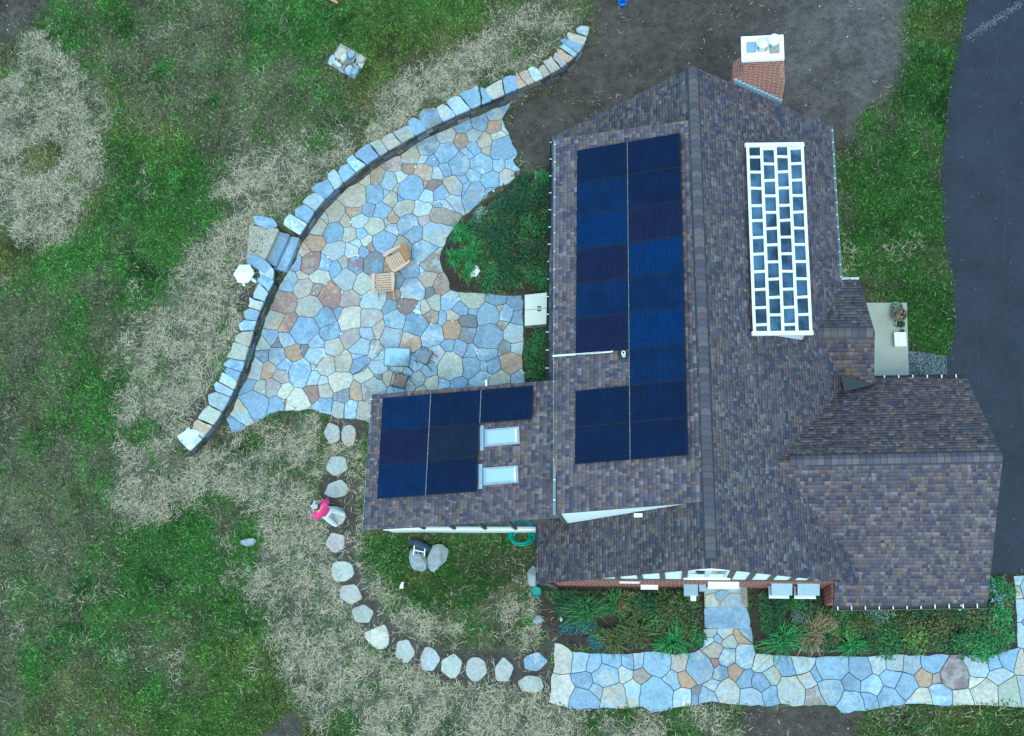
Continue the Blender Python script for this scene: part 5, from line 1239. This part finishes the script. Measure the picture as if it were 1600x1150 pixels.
for x, y, r, h, k, lab, sz in ((1056, 957, 40, .8, 'olive', 'big rounded golden olive shrub left of the front stoop', .075), (1012, 943, 24, .45, 'dark', 'dark shrub between brick wall and golden shrub', .075), (972, 948, 13, .6, 'rust', 'rusty red shrub among the front grasses', .07),
                              (884, 985, 15, .35, 'blue', 'small blue spruce nearest the straw', .05), (914, 985, 20, .45, 'blue', 'larger blue spruce, middle of three', .05), (934, 1003, 15, .35, 'blue', 'blue spruce nearest the front walk', .05), (1088, 992, 16, .5, 'mid', 'green shrub at the stoop path corner', .07), (1022, 968, 20, .5, 'mid', 'leafy green shrub in front of the golden one', .07),
                              (1246, 944, 18, .4, 'mid', 'green shrub under the second bay window', .07), (1266, 945, 16, .35, 'dark', 'dark low shrub near the brick corner', .07), (1250, 966, 14, .45, 'pale', 'silvery shrub above the browned grass', .06), (1296, 978, 13, .4, 'lime', 'lime green tuft near the wing corner', .07), (1322, 965, 22, .5, 'mid', 'green shrub below the wing gutter end', .07),
                              (1332, 990, 14, .4, 'lime', 'lime green leafy plant beside the olive brown tuft', .08), (1372, 955, 24, .5, 'pale', 'greyish shrub under the wing gutter', .06), (1385, 1000, 27, .5, 'mid', 'wide green shrub along the front walk', .07), (1410, 968, 24, .55, 'olive', 'olive shrub mid bed below the wing', .07), (1428, 1002, 22, .45, 'lime', 'lime green trailing shrub spilling over the walk', .08),
                              (1440, 945, 26, .6, 'dark', 'dark shrub beneath the wing gutter', .07), (1462, 985, 28, .5, 'olive', 'broad olive shrub before the maroon flagstone', .07), (1492, 955, 24, .55, 'dark', 'dark shrub by the white downspout', .07), (1500, 1005, 22, .4, 'mid', 'low green shrub next to the maroon flagstone', .07), (1522, 958, 25, .55, 'olive', 'golden olive shrub near the wing end', .07),
                              (1535, 1002, 30, .4, 'bright', 'bright green mound at the walk corner', .06), (1562, 968, 24, .4, 'bright', 'bright green mound along the side walk', .06), (1560, 922, 24, .4, 'bright', 'bright green mound at the driveway end', .06), (1395, 935, 20, .5, 'mid', 'green shrub against the wing wall', .07), (1570, 1000, 16, .35, 'bright', 'small bright mound at the side walk corner', .06)):
    shrub(x, y, r, h, k, lab, 'front bed shrubs', size=sz)
mb = MB(); p = G(1557, 937, .35); q = random.Random(4)
for i in range(40):
    x_, y_, z_ = p[0] + q.gauss(0, .1), p[1] + q.gauss(0, .22), .25 + q.uniform(0, .2); mb.tube([(x_, y_, z_), (x_ + q.gauss(0, .03), y_ + q.gauss(0, .04), z_ + .1)], [.018, .008], 5)
fl_ = empty('flowering_plant', (p[0], p[1], 0), 'pale blue flower spikes in the mound by the driveway', 'flowers')
mb.build('flower_spikes', mat_plain('pale blue petals', (.35, .42, .55), .7), fl_)
mb = MB()
for i in range(12): mb.tube([(p[0] + q.gauss(0, .08), p[1] + q.gauss(0, .18), 0), (p[0] + q.gauss(0, .1), p[1] + q.gauss(0, .2), .3)], .008, 5)
mb.build('stems', M['bark'], fl_)

# ------------------------------------------------------------------ boulders, lanterns and small things
def boulder(px, py, sx, sy, sz, label, seed, name='boulder', zbase=None, mat='rock', rz=0.0, cat='boulder'):
    import bmesh
    c = GT(px, py); bm = bmesh.new(); bmesh.ops.create_icosphere(bm, subdivisions=3, radius=1.0)
    q = random.Random(seed); cuts = [(Vector((q.gauss(0, 1), q.gauss(0, 1), q.gauss(.2, .8))).normalized(), q.uniform(.62, .9)) for _ in range(11)]
    for v in bm.verts:
        d = v.co.copy()
        for n_, lim in cuts:
            k = d.dot(n_)
            if k > lim: d -= n_ * (k - lim)
        d += Vector((q.gauss(0, 1), q.gauss(0, 1), q.gauss(0, 1))) * .012
        x_, y_ = d.x * sx, d.y * sy
        v.co = (x_ * math.cos(rz) - y_ * math.sin(rz), x_ * math.sin(rz) + y_ * math.cos(rz), d.z * sz + sz * .55)
    me = bpy.data.meshes.new(name); bm.to_mesh(me); bm.free(); me.materials.append(M[mat])
    o = bpy.data.objects.new(name, me); col.objects.link(o); o.location = (float(c[0]), float(c[1]), float(c[2] if zbase is None else zbase))
    return tag(o, label, cat)
boulder(656, 874, .32, .50, .30, 'pale grey boulder with odds and ends on it, under the sunroom windows', 3, rz=.2)
boulder(685, 872, .38, .50, .32, 'broad grey boulder beside the green hose, without anything on it', 5, rz=-.3)
boulder(390, 847, .30, .16, .22, 'lone wedge-shaped grey boulder on bare soil in the straw', 8, rz=.25)
boulder(842, 968, .20, .16, .14, 'small grey rock at the corner of the front bed', 9, name='rock', cat='rock')
boulder(834, 900, .22, .38, .25, 'grey boulder half hidden at the house corner eave', 10)
boulder(783, 322, .13, .2, .16, 'pale upright stone among the patio bed shrubs', 12, name='rock', cat='rock')
boulder(838, 277, .07, .2, .2, 'slender pale stone standing by the house bed', 13, name='rock', cat='rock')
boulder(877, 968, .05, .09, .06, 'white cobble beside the blue spruces', 14, name='rock', cat='rock', mat='lantern')
mb = MB(); c = G(628, 915); mb.prism([(c[0] - .08, c[1] - .1, .07), (c[0] + .06, c[1] - .1, .07), (c[0] + .07, c[1] + .11, .11), (c[0] + .0, c[1] + .1, .1)], .1); mb.thing('marker_stone', M['lantern'], 'small white angular stone on the thin straw', 'stone')
# odds and ends by the boulders
mb = MB(); c = G(652, 852, .3)
mb.tube([c + (-.25, .12, -.05), c + (-.02, .05, .1), c + (.28, -.08, .05), c + (.55, -.18, -.1)], [.08, .13, .12, .07], 8)
for v_ in range(0): pass
mb.thing('tarp_roll', mat_plain('navy tarp', (.02, .035, .075), .6, .3, 10), 'rolled navy tarp behind the two boulders', 'tarp')
tz = .47; c = G(652, 862, tz); kit = empty('sprinkler', c, 'white plastic sprinkler with two dark wheels on the left boulder', 'sprinkler')
mb = MB(); mb.bar(c + (-.13, -.12, 0), c + (-.10, .2, .02), .03, .03); mb.bar(c + (-.10, .05, .02), c + (.25, -.02, .02), .03, .03); mb.bar(c + (.24, -.14, 0), c + (.26, .1, .02), .03, .03); mb.build('frame', M['white'], kit)
for dx in (-.02, .1):
    mb = MB(); mb.lathe([(.035, 0), (.035, .03)], c + (dx, -.05, .01), 12); mb.build('wheel', M['darkmetal'], kit)
# hose
mb = MB(); c = G(815, 839, .12); q = random.Random(2); pts = []
for k in range(9 * 16):
    a = 2 * math.pi * k / 16; r = .34 + .05 * math.sin(k * .21) + q.uniform(-.008, .008)
    pts.append(c + np.array([math.cos(a) * r * 1.08 + .05 * math.sin(k * .05), math.sin(a) * r * .72 + .03 * math.cos(k * .07), -.09 + .0016 * k + .02 * math.sin(a * 2 + k * .1)]))
pts += [c + np.array([.45, .05, -.08]), c + np.array([.42, .3, -.06])]
mb.tube(pts, .02, 6); mb.thing('garden_hose', M['hose'], 'coiled teal garden hose under the sunroom wall', 'hose')
# teal pot hidden at the corner
p = G(838, 925, .2); mb = MB(); mb.lathe([(.12, 0), (.16, .25), (.17, .27), (.14, .26), (.13, .2)], (p[0], p[1], 0), 14); mb.thing('plant_pot', M['hose'], 'teal glazed pot at the corner downspout', 'pot')
# stone lantern on the lawn
def lantern(px, py, s, label, zb=None):
    c = GT(px, py); c = np.array([c[0], c[1], c[2] if zb is None else zb]); root = empty('stone_lantern', c, label, 'lantern')
    for k in range(4):
        a = math.pi / 4 + k * math.pi / 2 + .3; d = np.array([math.cos(a), math.sin(a), 0]); mb = MB()
        mb.tube([c + d * .30 * s, c + d * .29 * s + (0, 0, .10 * s), c + d * .20 * s + (0, 0, .22 * s), c + d * .06 * s + (0, 0, .26 * s)], [.05 * s, .055 * s, .06 * s, .06 * s], 7); mb.build('leg', M['lantern'], root)
    def hexp(prof, nm, rot=0.0):
        mb = MB(); vs = []
        for r, z in prof: vs += [c + np.array([r * s * math.cos(rot + k * math.pi / 3), r * s * math.sin(rot + k * math.pi / 3), z * s]) for k in range(6)]
        n = len(prof); fs = [(i * 6 + k, i * 6 + (k + 1) % 6, (i + 1) * 6 + (k + 1) % 6, (i + 1) * 6 + k) for i in range(n - 1) for k in range(6)] + [tuple(range(5, -1, -1)), tuple((n - 1) * 6 + k for k in range(6))]
        mb.add(vs, fs); return mb.build(nm, M['lantern'], root)
    hexp([(.2, .25), (.22, .31), (.18, .33)], 'platform'); lb = hexp([(.14, .33), (.14, .50)], 'light_box')
    hexp([(.36, .49), (.38, .53), (.20, .64), (.07, .68)], 'roof')
    mb = MB(); mb.lathe([(.05 * s, .67 * s), (.065 * s, .72 * s), (.0, .80 * s)], c, 10, cap=False); mb.build('finial', M['lantern'], root)
lantern(389, 435, 1.0, 'white cast stone lantern on curved legs beside the wall steps')
lantern(742, 428, .62, 'small white stone lantern standing among the lilies', 0.0)
# pallet of leftover flagstones
pc = [np.array([*G(x, y, UP)[:2], UP]) for x, y in ((533, 70), (574, 93), (556, 126), (514, 101))]
ctr = sum(pc) / 4; pal = empty('pallet', ctr, 'weathered wooden pallet on the lawn carrying leftover flagstones', 'pallet')
ex, ey = pc[1] - pc[0], pc[3] - pc[0]
pz0 = TZ(ctr[0], ctr[1])
for k in range(3):
    a = pc[0] + ey * (.04 + .46 * k); mb = MB(); mb.bar(a + (0, 0, pz0 - UP + .05), a + ex + (0, 0, pz0 - UP + .05), .09, .09); mb.build('bearer', M['pallet'], pal)
for k in range(7):
    a = pc[0] + ex * (.05 + .15 * k); mb = MB(); mb.bar(a + (0, 0, pz0 - UP + .108), a + ey + (0, 0, pz0 - UP + .108), .11, .022); mb.build('deck_board', M['pallet'], pal)
pst = [([(523, 84), (533, 72), (543, 80), (538, 87), (530, 93), (525, 90)], 'p', 0), ([(512, 97), (518, 85), (524, 88), (522, 95), (517, 102)], 'b', 0), ([(542, 84), (548, 78), (554, 80), (552, 88), (545, 90)], 'b', 1), ([(533, 86), (540, 84), (542, 89), (536, 96), (532, 95)], 'c', 2), ([(518, 96), (524, 93), (534, 101), (530, 105)], 'c', 1),
       ([(557, 88), (564, 84), (570, 91), (565, 98), (557, 96)], 't', 1), ([(538, 107), (545, 101), (551, 104), (546, 116), (544, 117)], 'g', 2), ([(549, 110), (552, 106), (560, 108), (555, 116), (548, 115)], 'b', 1), ([(551, 96), (555, 101), (562, 105), (558, 108), (553, 104)], 'b', 0), ([(540, 94), (548, 93), (550, 98), (543, 100)], 'd', 0), ([(526, 104), (535, 108), (538, 114), (532, 112)], 'k', 0), ([(559, 97), (569, 96), (565, 106), (560, 102)], 'l', 0)]
lbl = dict(p='pinkish', b='blue', c='cream', t='tan', g='pale grey', d='dark', k='slate blue', l='pale blue')
wrd = ['large pinkish flagstone lying on the pallet corner', 'blue flagstone hanging over the pallet edge', 'bright blue many-sided flagstone on the pallet stack', 'cream upright slab on top of the pallet stack', 'long cream slab across the pallet edge', 'tan flagstone on the far pallet corner',
       'pale grey pointed slab on the pallet', 'square blue flagstone on the pallet', 'thin blue sliver of flagstone on the pallet', 'dark small flagstone in the middle of the pallet', 'slate blue flagstone low at the pallet side', 'pale blue piece under the tan flagstone on the pallet']
for (P, c_, lev), lb_ in zip(pst, wrd):
    z = pz0 + .12 + .085 * (lev + 1)
    P2 = np.array([G(x, y, z)[:2] for x, y in P]); P2 = P2.mean(0) + (P2 - P2.mean(0)) * 1.04
    tag(stone('loose_flagstone', P2, z, .08 + (.085 * lev), c_, None, .02, .012, .012, .12), lb_, 'flagstone', 'loose flagstones on the pallet')
# branch and bucket at the far edge of the lawn
c = GT(518, 2); mb = MB(); mb.tube([c + (-.35, .35, .05), c + (-.1, .12, .07), c + (.1, .0, .06), c + (.26, -.12, .05)], [.06, .075, .06, .05], 7); mb.tube([c + (.12, .0, .06), c + (.2, .06, .1), c + (.28, .05, .08)], [.05, .05, .03], 7); mb.thing('fallen_branch', M['orangewood'], 'short forked orange brown piece of wood on the lawn', 'branch')
c = GT(973, 9); bk = empty('bucket', c, 'small bright blue bucket on the bare soil', 'bucket')
mb = MB(); mb.lathe([(.10, 0), (.13, .22), (.145, .22), (.145, .24), (.125, .24), (.095, .02)], c, 16); mb.build('body', M['blue'], bk)
mb = MB(); mb.tube([c + (.14 * math.cos(a), .14 * math.sin(a) * .3 - .02, .23 + .03 * math.sin(a)) for a in np.linspace(3.14, 6.28, 9)], .008, 5); mb.build('handle', M['metal'], bk)
# porch pots and box
def pot(px, py, r, h, mat, plantk, label):
    p = G(px, py, .16 + h); c = np.array([p[0], p[1], .16]); root = empty('plant_pot', c, label, 'pot')
    mb = MB(); mb.lathe([(r * .7, 0), (r, h * .9), (r * 1.1, h * .92), (r * 1.1, h), (r * .92, h), (r * .88, h * .86)], c, 18, cap=False); mb.lathe([(r * .7, 0.002), (r * .68, .004)], c, 18); mb.build('pot_body', M[mat], root)
    mb = MB(); mb.lathe([(r * .9, h * .84), (r * .5, h * .9)], c, 14); mb.build('soil', M['potsoil'], root)
    if plantk:
        V, F, T = leaves(c + (0, 0, h * .85), r * 1.0, r * 1.0, .18, GREENS[plantk], 140, .06, int(px), 6); big_mesh('foliage', V - c, F, M['leaf'], T, root)
pot(1402, 480, .17, .22, 'brownpot', 'pale', 'brown pot with a pale leafy plant on the slab corner'); pot(1406, 491, .22, .42, 'brownpot', 'brown', 'largest dark brown pot with dried plant on the slab edge')
pot(1407, 506, .14, .2, 'lantern', 'dark', 'white pot with green plant between brown pot and white box'); pot(1410, 517, .07, .1, 'terracotta', None, 'tiny empty terracotta pot beside the white box')
p = G(1407, 530, .5); c = np.array([p[0], p[1], .16]); bx = empty('storage_box', c, 'white lidded plastic storage box on the porch slab', 'box')
mb = MB(); mb.hexa([c + (-.14, -.19, 0), c + (.14, -.19, 0), c + (.14, .19, 0), c + (-.14, .19, 0), c + (-.17, -.22, .3), c + (.17, -.22, .3), c + (.17, .22, .3), c + (-.17, .22, .3)]); mb.build('body', M['white'], bx)
mb = MB(); mb.box(c + (-.185, -.235, .3), c + (.185, .235, .34)); ld = mb.build('lid', M['alu'], bx); mb = MB(); mb.box(c + (-.03, -.15, .34), c + (.03, .15, .365)); mb.build('handle', M['white'], ld)

# ------------------------------------------------------------------ patio furniture
def wood_chair(px, py, face, label, mat, matback):
    c = G(px, py, 0.05); root = empty('adirondack_chair', (c[0], c[1], .05), label, 'chair', None, face - math.pi / 2)
    B = lambda: MB()
    def part(nm, f, m=mat, par=root): mb = MB(); f(mb); return mb.build(nm, M[m], par, local=True)
    for k in range(7):                                       # seat slats, front (y+) to back
        y = .36 - k * .082; z = .37 - k * .018
        part('seat_slat', lambda mb: mb.bar((-.27, y, z), (.27, y, z), .066, .022))
    for k in range(7):
        x = (k - 3) * .083; top = .98 - .018 * (k - 3) ** 2
        part('back_slat', lambda mb: mb.bar((x * .85, -.17, .25), (x * 1.06, -.17 - (top - .25) * .42, top), .072, .02, up=(0, 1, .4), w2=.078), matback)
    for s in (-1, 1):
        part('arm', lambda mb: mb.add([(s * .28, .36, .555), (s * .40, .38, .555), (s * .42, .1, .555), (s * .38, -.3, .545), (s * .31, -.32, .545), (s * .29, .1, .555)] + [(s * .28, .36, .53), (s * .40, .38, .53), (s * .42, .1, .53), (s * .38, -.3, .52), (s * .31, -.32, .52), (s * .29, .1, .53)],
             [tuple(range(6)) if s < 0 else tuple(range(5, -1, -1)), tuple(range(11, 5, -1)) if s < 0 else tuple(range(6, 12))] + [(i, (i + 1) % 6, 6 + (i + 1) % 6, 6 + i) for i in range(6)]))
        part('leg', lambda mb: mb.bar((s * .315, .30, 0), (s * .315, .30, .53), .03, .10, up=(0, 1, 0)))
        part('leg', lambda mb: mb.bar((s * .285, .36, .33), (s * .285, -.50, .03), .028, .12))
    part('back_rail', lambda mb: mb.bar((-.36, -.30, .515), (.36, -.30, .515), .06, .025))
    return root
wood_chair(626, 411, R(212), 'slatted wooden garden chair with an orange brown back, standing askew', 'wood', 'woodred')
wood_chair(604, 449, R(93), 'pale slatted wooden garden chair with its back to the glass table', 'wood', 'wood')
tb = [G(x, y, .72) for x, y in ((602, 543), (641, 545), (638.5, 572.5), (600.5, 571))]
tc = sum(tb) / 4; tab = empty('patio_table', (tc[0], tc[1], .045), 'rectangular frosted glass table on dark iron legs', 'table')
mb = MB(); mb.prism([p for p in tb][::-1] if area(np.array([p[:2] for p in tb])) < 0 else tb, .015); mb.build('table_top', M['tableglass'], tab)
mb = MB()
for i in range(4): a, b = tb[i], tb[(i + 1) % 4]; mb.bar(a - (0, 0, .02), b - (0, 0, .02), .03, .03)
mb.build('rim', M['darkmetal'], tab)
for p in tb:
    d = p - tc; q = tc + d * .85; mb = MB(); mb.tube([(q[0], q[1], .69), (q[0] + d[0] * .05, q[1] + d[1] * .05, .4), (q[0] + d[0] * .2, q[1] + d[1] * .2, .05)], .014, 6); mb.build('leg', M['darkmetal'], tab)
def iron_chair(px, py, face, label, seatm):
    c = G(px, py, .045); root = empty('iron_chair', (c[0], c[1], .045), label, 'chair', None, face - math.pi / 2)
    def part(nm, f, m='darkmetal'): mb = MB(); f(mb); return mb.build(nm, M[m], root, local=True)
    for k in range(6): part('seat_slat', lambda mb: mb.bar((-.21, .19 - k * .076, .43), (.21, .19 - k * .076, .43), .06, .014), seatm)
    part('seat_frame', lambda mb: mb.tube([(-.23, .23, .42), (.23, .23, .42), (.23, -.22, .42), (-.23, -.22, .42)], .012, 6, closed=True))
    for sx in (-1, 1):
        part('leg', lambda mb: mb.tube([(sx * .23, .23, .42), (sx * .25, .27, 0)], .012, 6)); part('leg', lambda mb: mb.tube([(sx * .23, -.22, .42), (sx * .25, -.32, 0)], .012, 6))
        part('arm', lambda mb: mb.tube([(sx * .24, .25, .42), (sx * .27, .22, .63), (sx * .27, 0, .66), (sx * .24, -.27, .66)], .013, 6))
    part('back_hoop', lambda mb: mb.tube([(-.23, -.22, .42), (-.23, -.29, .75), (-.14, -.32, .86), (.14, -.32, .86), (.23, -.29, .75), (.23, -.22, .42)], .013, 6))
    for k in range(4): part('back_spindle', lambda mb: mb.tube([((k - 1.5) * .09, -.22, .43), ((k - 1.5) * .09, -.32, .85)], .007, 5))
M['slate'] = mat_plain('grey sling', (.20, .24, .28), .7); M['brownslat'] = mat_plain('brown slat', (.20, .14, .11), .7)
iron_chair(667, 563, R(155), 'dark iron armchair with a grey seat turned towards the glass table', 'slate')
iron_chair(630, 600, R(75), 'dark iron armchair with a brown seat by the extension roof edge', 'brownslat')

# ------------------------------------------------------------------ person
pp = G(522, 806, .055); person = empty('person', (pp[0], pp[1], .057), 'person in a bright pink jacket and pale trousers standing on a stepping stone', 'person', None, R(58)); person.scale = (1.14, 1.14, 1.14)
def skin(name, verts, edges, mat, parent, root=0, sub=2):
    me = bpy.data.meshes.new(name); me.from_pydata([v[:3] for v in verts], edges, []); me.materials.append(mat)
    o = bpy.data.objects.new(name, me); link(o, parent)
    o.modifiers.new('skin', 'SKIN')
    sv = me.skin_vertices[0].data if me.skin_vertices else None
    if sv is None:
        bpy.context.view_layer.objects.active = o
        sv = me.skin_vertices.new().data if hasattr(me.skin_vertices, 'new') else None
    for i, v in enumerate(verts):
        r = v[3]; sv[i].radius = (r, v[4] if len(v) > 4 else r); sv[i].use_root = (i == root)
    ms = o.modifiers.new('sub', 'SUBSURF'); ms.levels = sub; ms.render_levels = sub
    return o
skinm = mat_plain('skin', (.50, .30, .22), .6, .08, 20); pink = mat_plain('pink fabric', (.75, .035, .20), .8, .15, 15); pants = mat_plain('pale grey trousers', (.62, .64, .66), .85, .1, 15)
shoe = mat_plain('white shoes', (.78, .78, .78), .6, .05, 15); hair = mat_plain('dark hair', (.018, .014, .014), .5, .3, 30); capm = mat_plain('lilac grey cap', (.42, .38, .45), .8, .1, 20)
bv = [(0, 0, .95, .14, .10), (0, -.01, 1.12, .13, .095), (0, 0, 1.32, .15, .10), (0, .08, 1.47, .052), (0, .12, 1.54, .07), (0, .15, 1.60, .082, .095), (0, .15, 1.67, .06)]
be = [(0, 1), (1, 2), (2, 3), (3, 4), (4, 5), (5, 6)]
for s in (-1, 1):
    b = len(bv); bv += [(s * .17, 0, 1.38, .06), (s * .27, .04, 1.13, .045), (s * .15, .27, 1.14, .032), (s * .11, .33, 1.15, .03), (s * .10, 0, .88, .085), (s * .15, -.10, .50, .06), (s * .19, -.22, .10, .042), (s * .21, -.08, .05, .038)]
    be += [(2, b), (b, b + 1), (b + 1, b + 2), (b + 2, b + 3), (0, b + 4), (b + 4, b + 5), (b + 5, b + 6), (b + 6, b + 7)]
    for f_ in range(4):
        i0 = len(bv); o_ = (f_ - 1.5) * .016; bv += [(s * .11 - s * .02, .345, 1.15 + o_, .009), (s * .07, .375, 1.155 + o_, .008), (s * .045, .37 - .004 * f_, 1.16 + o_, .007)]; be += [(b + 3, i0), (i0, i0 + 1), (i0 + 1, i0 + 2)]
    i0 = len(bv); bv += [(s * .10, .31, 1.185, .010), (s * .075, .325, 1.20, .008)]; be += [(b + 3, i0), (i0, i0 + 1)]
skin('body', bv, be, skinm, person)
jv = [(0, 0, .93, .175, .135), (0, -.01, 1.12, .165, .13), (0, -.005, 1.34, .18, .125), (0, .02, 1.44, .085)]; je = [(0, 1), (1, 2), (2, 3)]
for s in (-1, 1):
    b = len(jv); jv += [(s * .19, -.005, 1.38, .085), (s * .30, .03, 1.13, .072), (s * .17, .24, 1.14, .052)]; je += [(2, b), (b, b + 1), (b + 1, b + 2)]
skin('jacket', jv, je, pink, person)
tv = [(0, 0, .93, .15, .11)]; te = []
for s in (-1, 1): b = len(tv); tv += [(s * .10, 0, .84, .11), (s * .155, -.10, .50, .088), (s * .195, -.22, .13, .075)]; te += [(0, b), (b, b + 1), (b + 1, b + 2)]
skin('trousers', tv, te, pants, person)
for s in (-1, 1): skin('shoe', [(s * .19, -.27, .06, .056, .058), (s * .205, -.14, .05, .054, .048), (s * .22, -.02, .04, .046, .036)], [(0, 1), (1, 2)], shoe, person)
skin('hair', [(0, .03, 1.55, .075), (0, .07, 1.63, .105, .11), (0, .08, 1.69, .085)], [(0, 1), (1, 2)], hair, person)
mb = MB(); mb.lathe([(.085, 1.735), (.075, 1.765), (.03, 1.785)], (0, .085, 0), 14); mb.build('cap', capm, person, local=True)
for s in (-1, 1):
    mb = MB(); mb.lathe([(.006, 0), (.011, .006), (.006, .014)], (s * .03, .185, 1.60), 8); mb.build('eye', hair, person, local=True)
mb = MB(); mb.hexa([(-.012, .18, 1.56), (.012, .18, 1.56), (.012, .205, 1.56), (-.012, .205, 1.56), (-.008, .18, 1.595), (.008, .18, 1.595), (.006, .188, 1.595), (-.006, .188, 1.595)]); mb.build('nose', skinm, person, local=True)
ca, sa = math.cos(R(58)), math.sin(R(58))
hx, hy = 0, .415; rc = (pp[0] + hx * ca - hy * sa, pp[1] + hx * sa + hy * ca, 1.41)
ctl = empty('remote_controller', rc, 'white handheld remote controller with a phone screen, held by the person', 'controller', None, R(58))
mb = MB(); mb.box((-.10, -.035, -.02), (.10, .045, .02)); mb.build('body', M['white'], ctl, local=True)
mb = MB(); mb.box((-.08, .0, .02), (.08, .085, .032)); mb.build('screen', M['glass'], ctl, local=True)
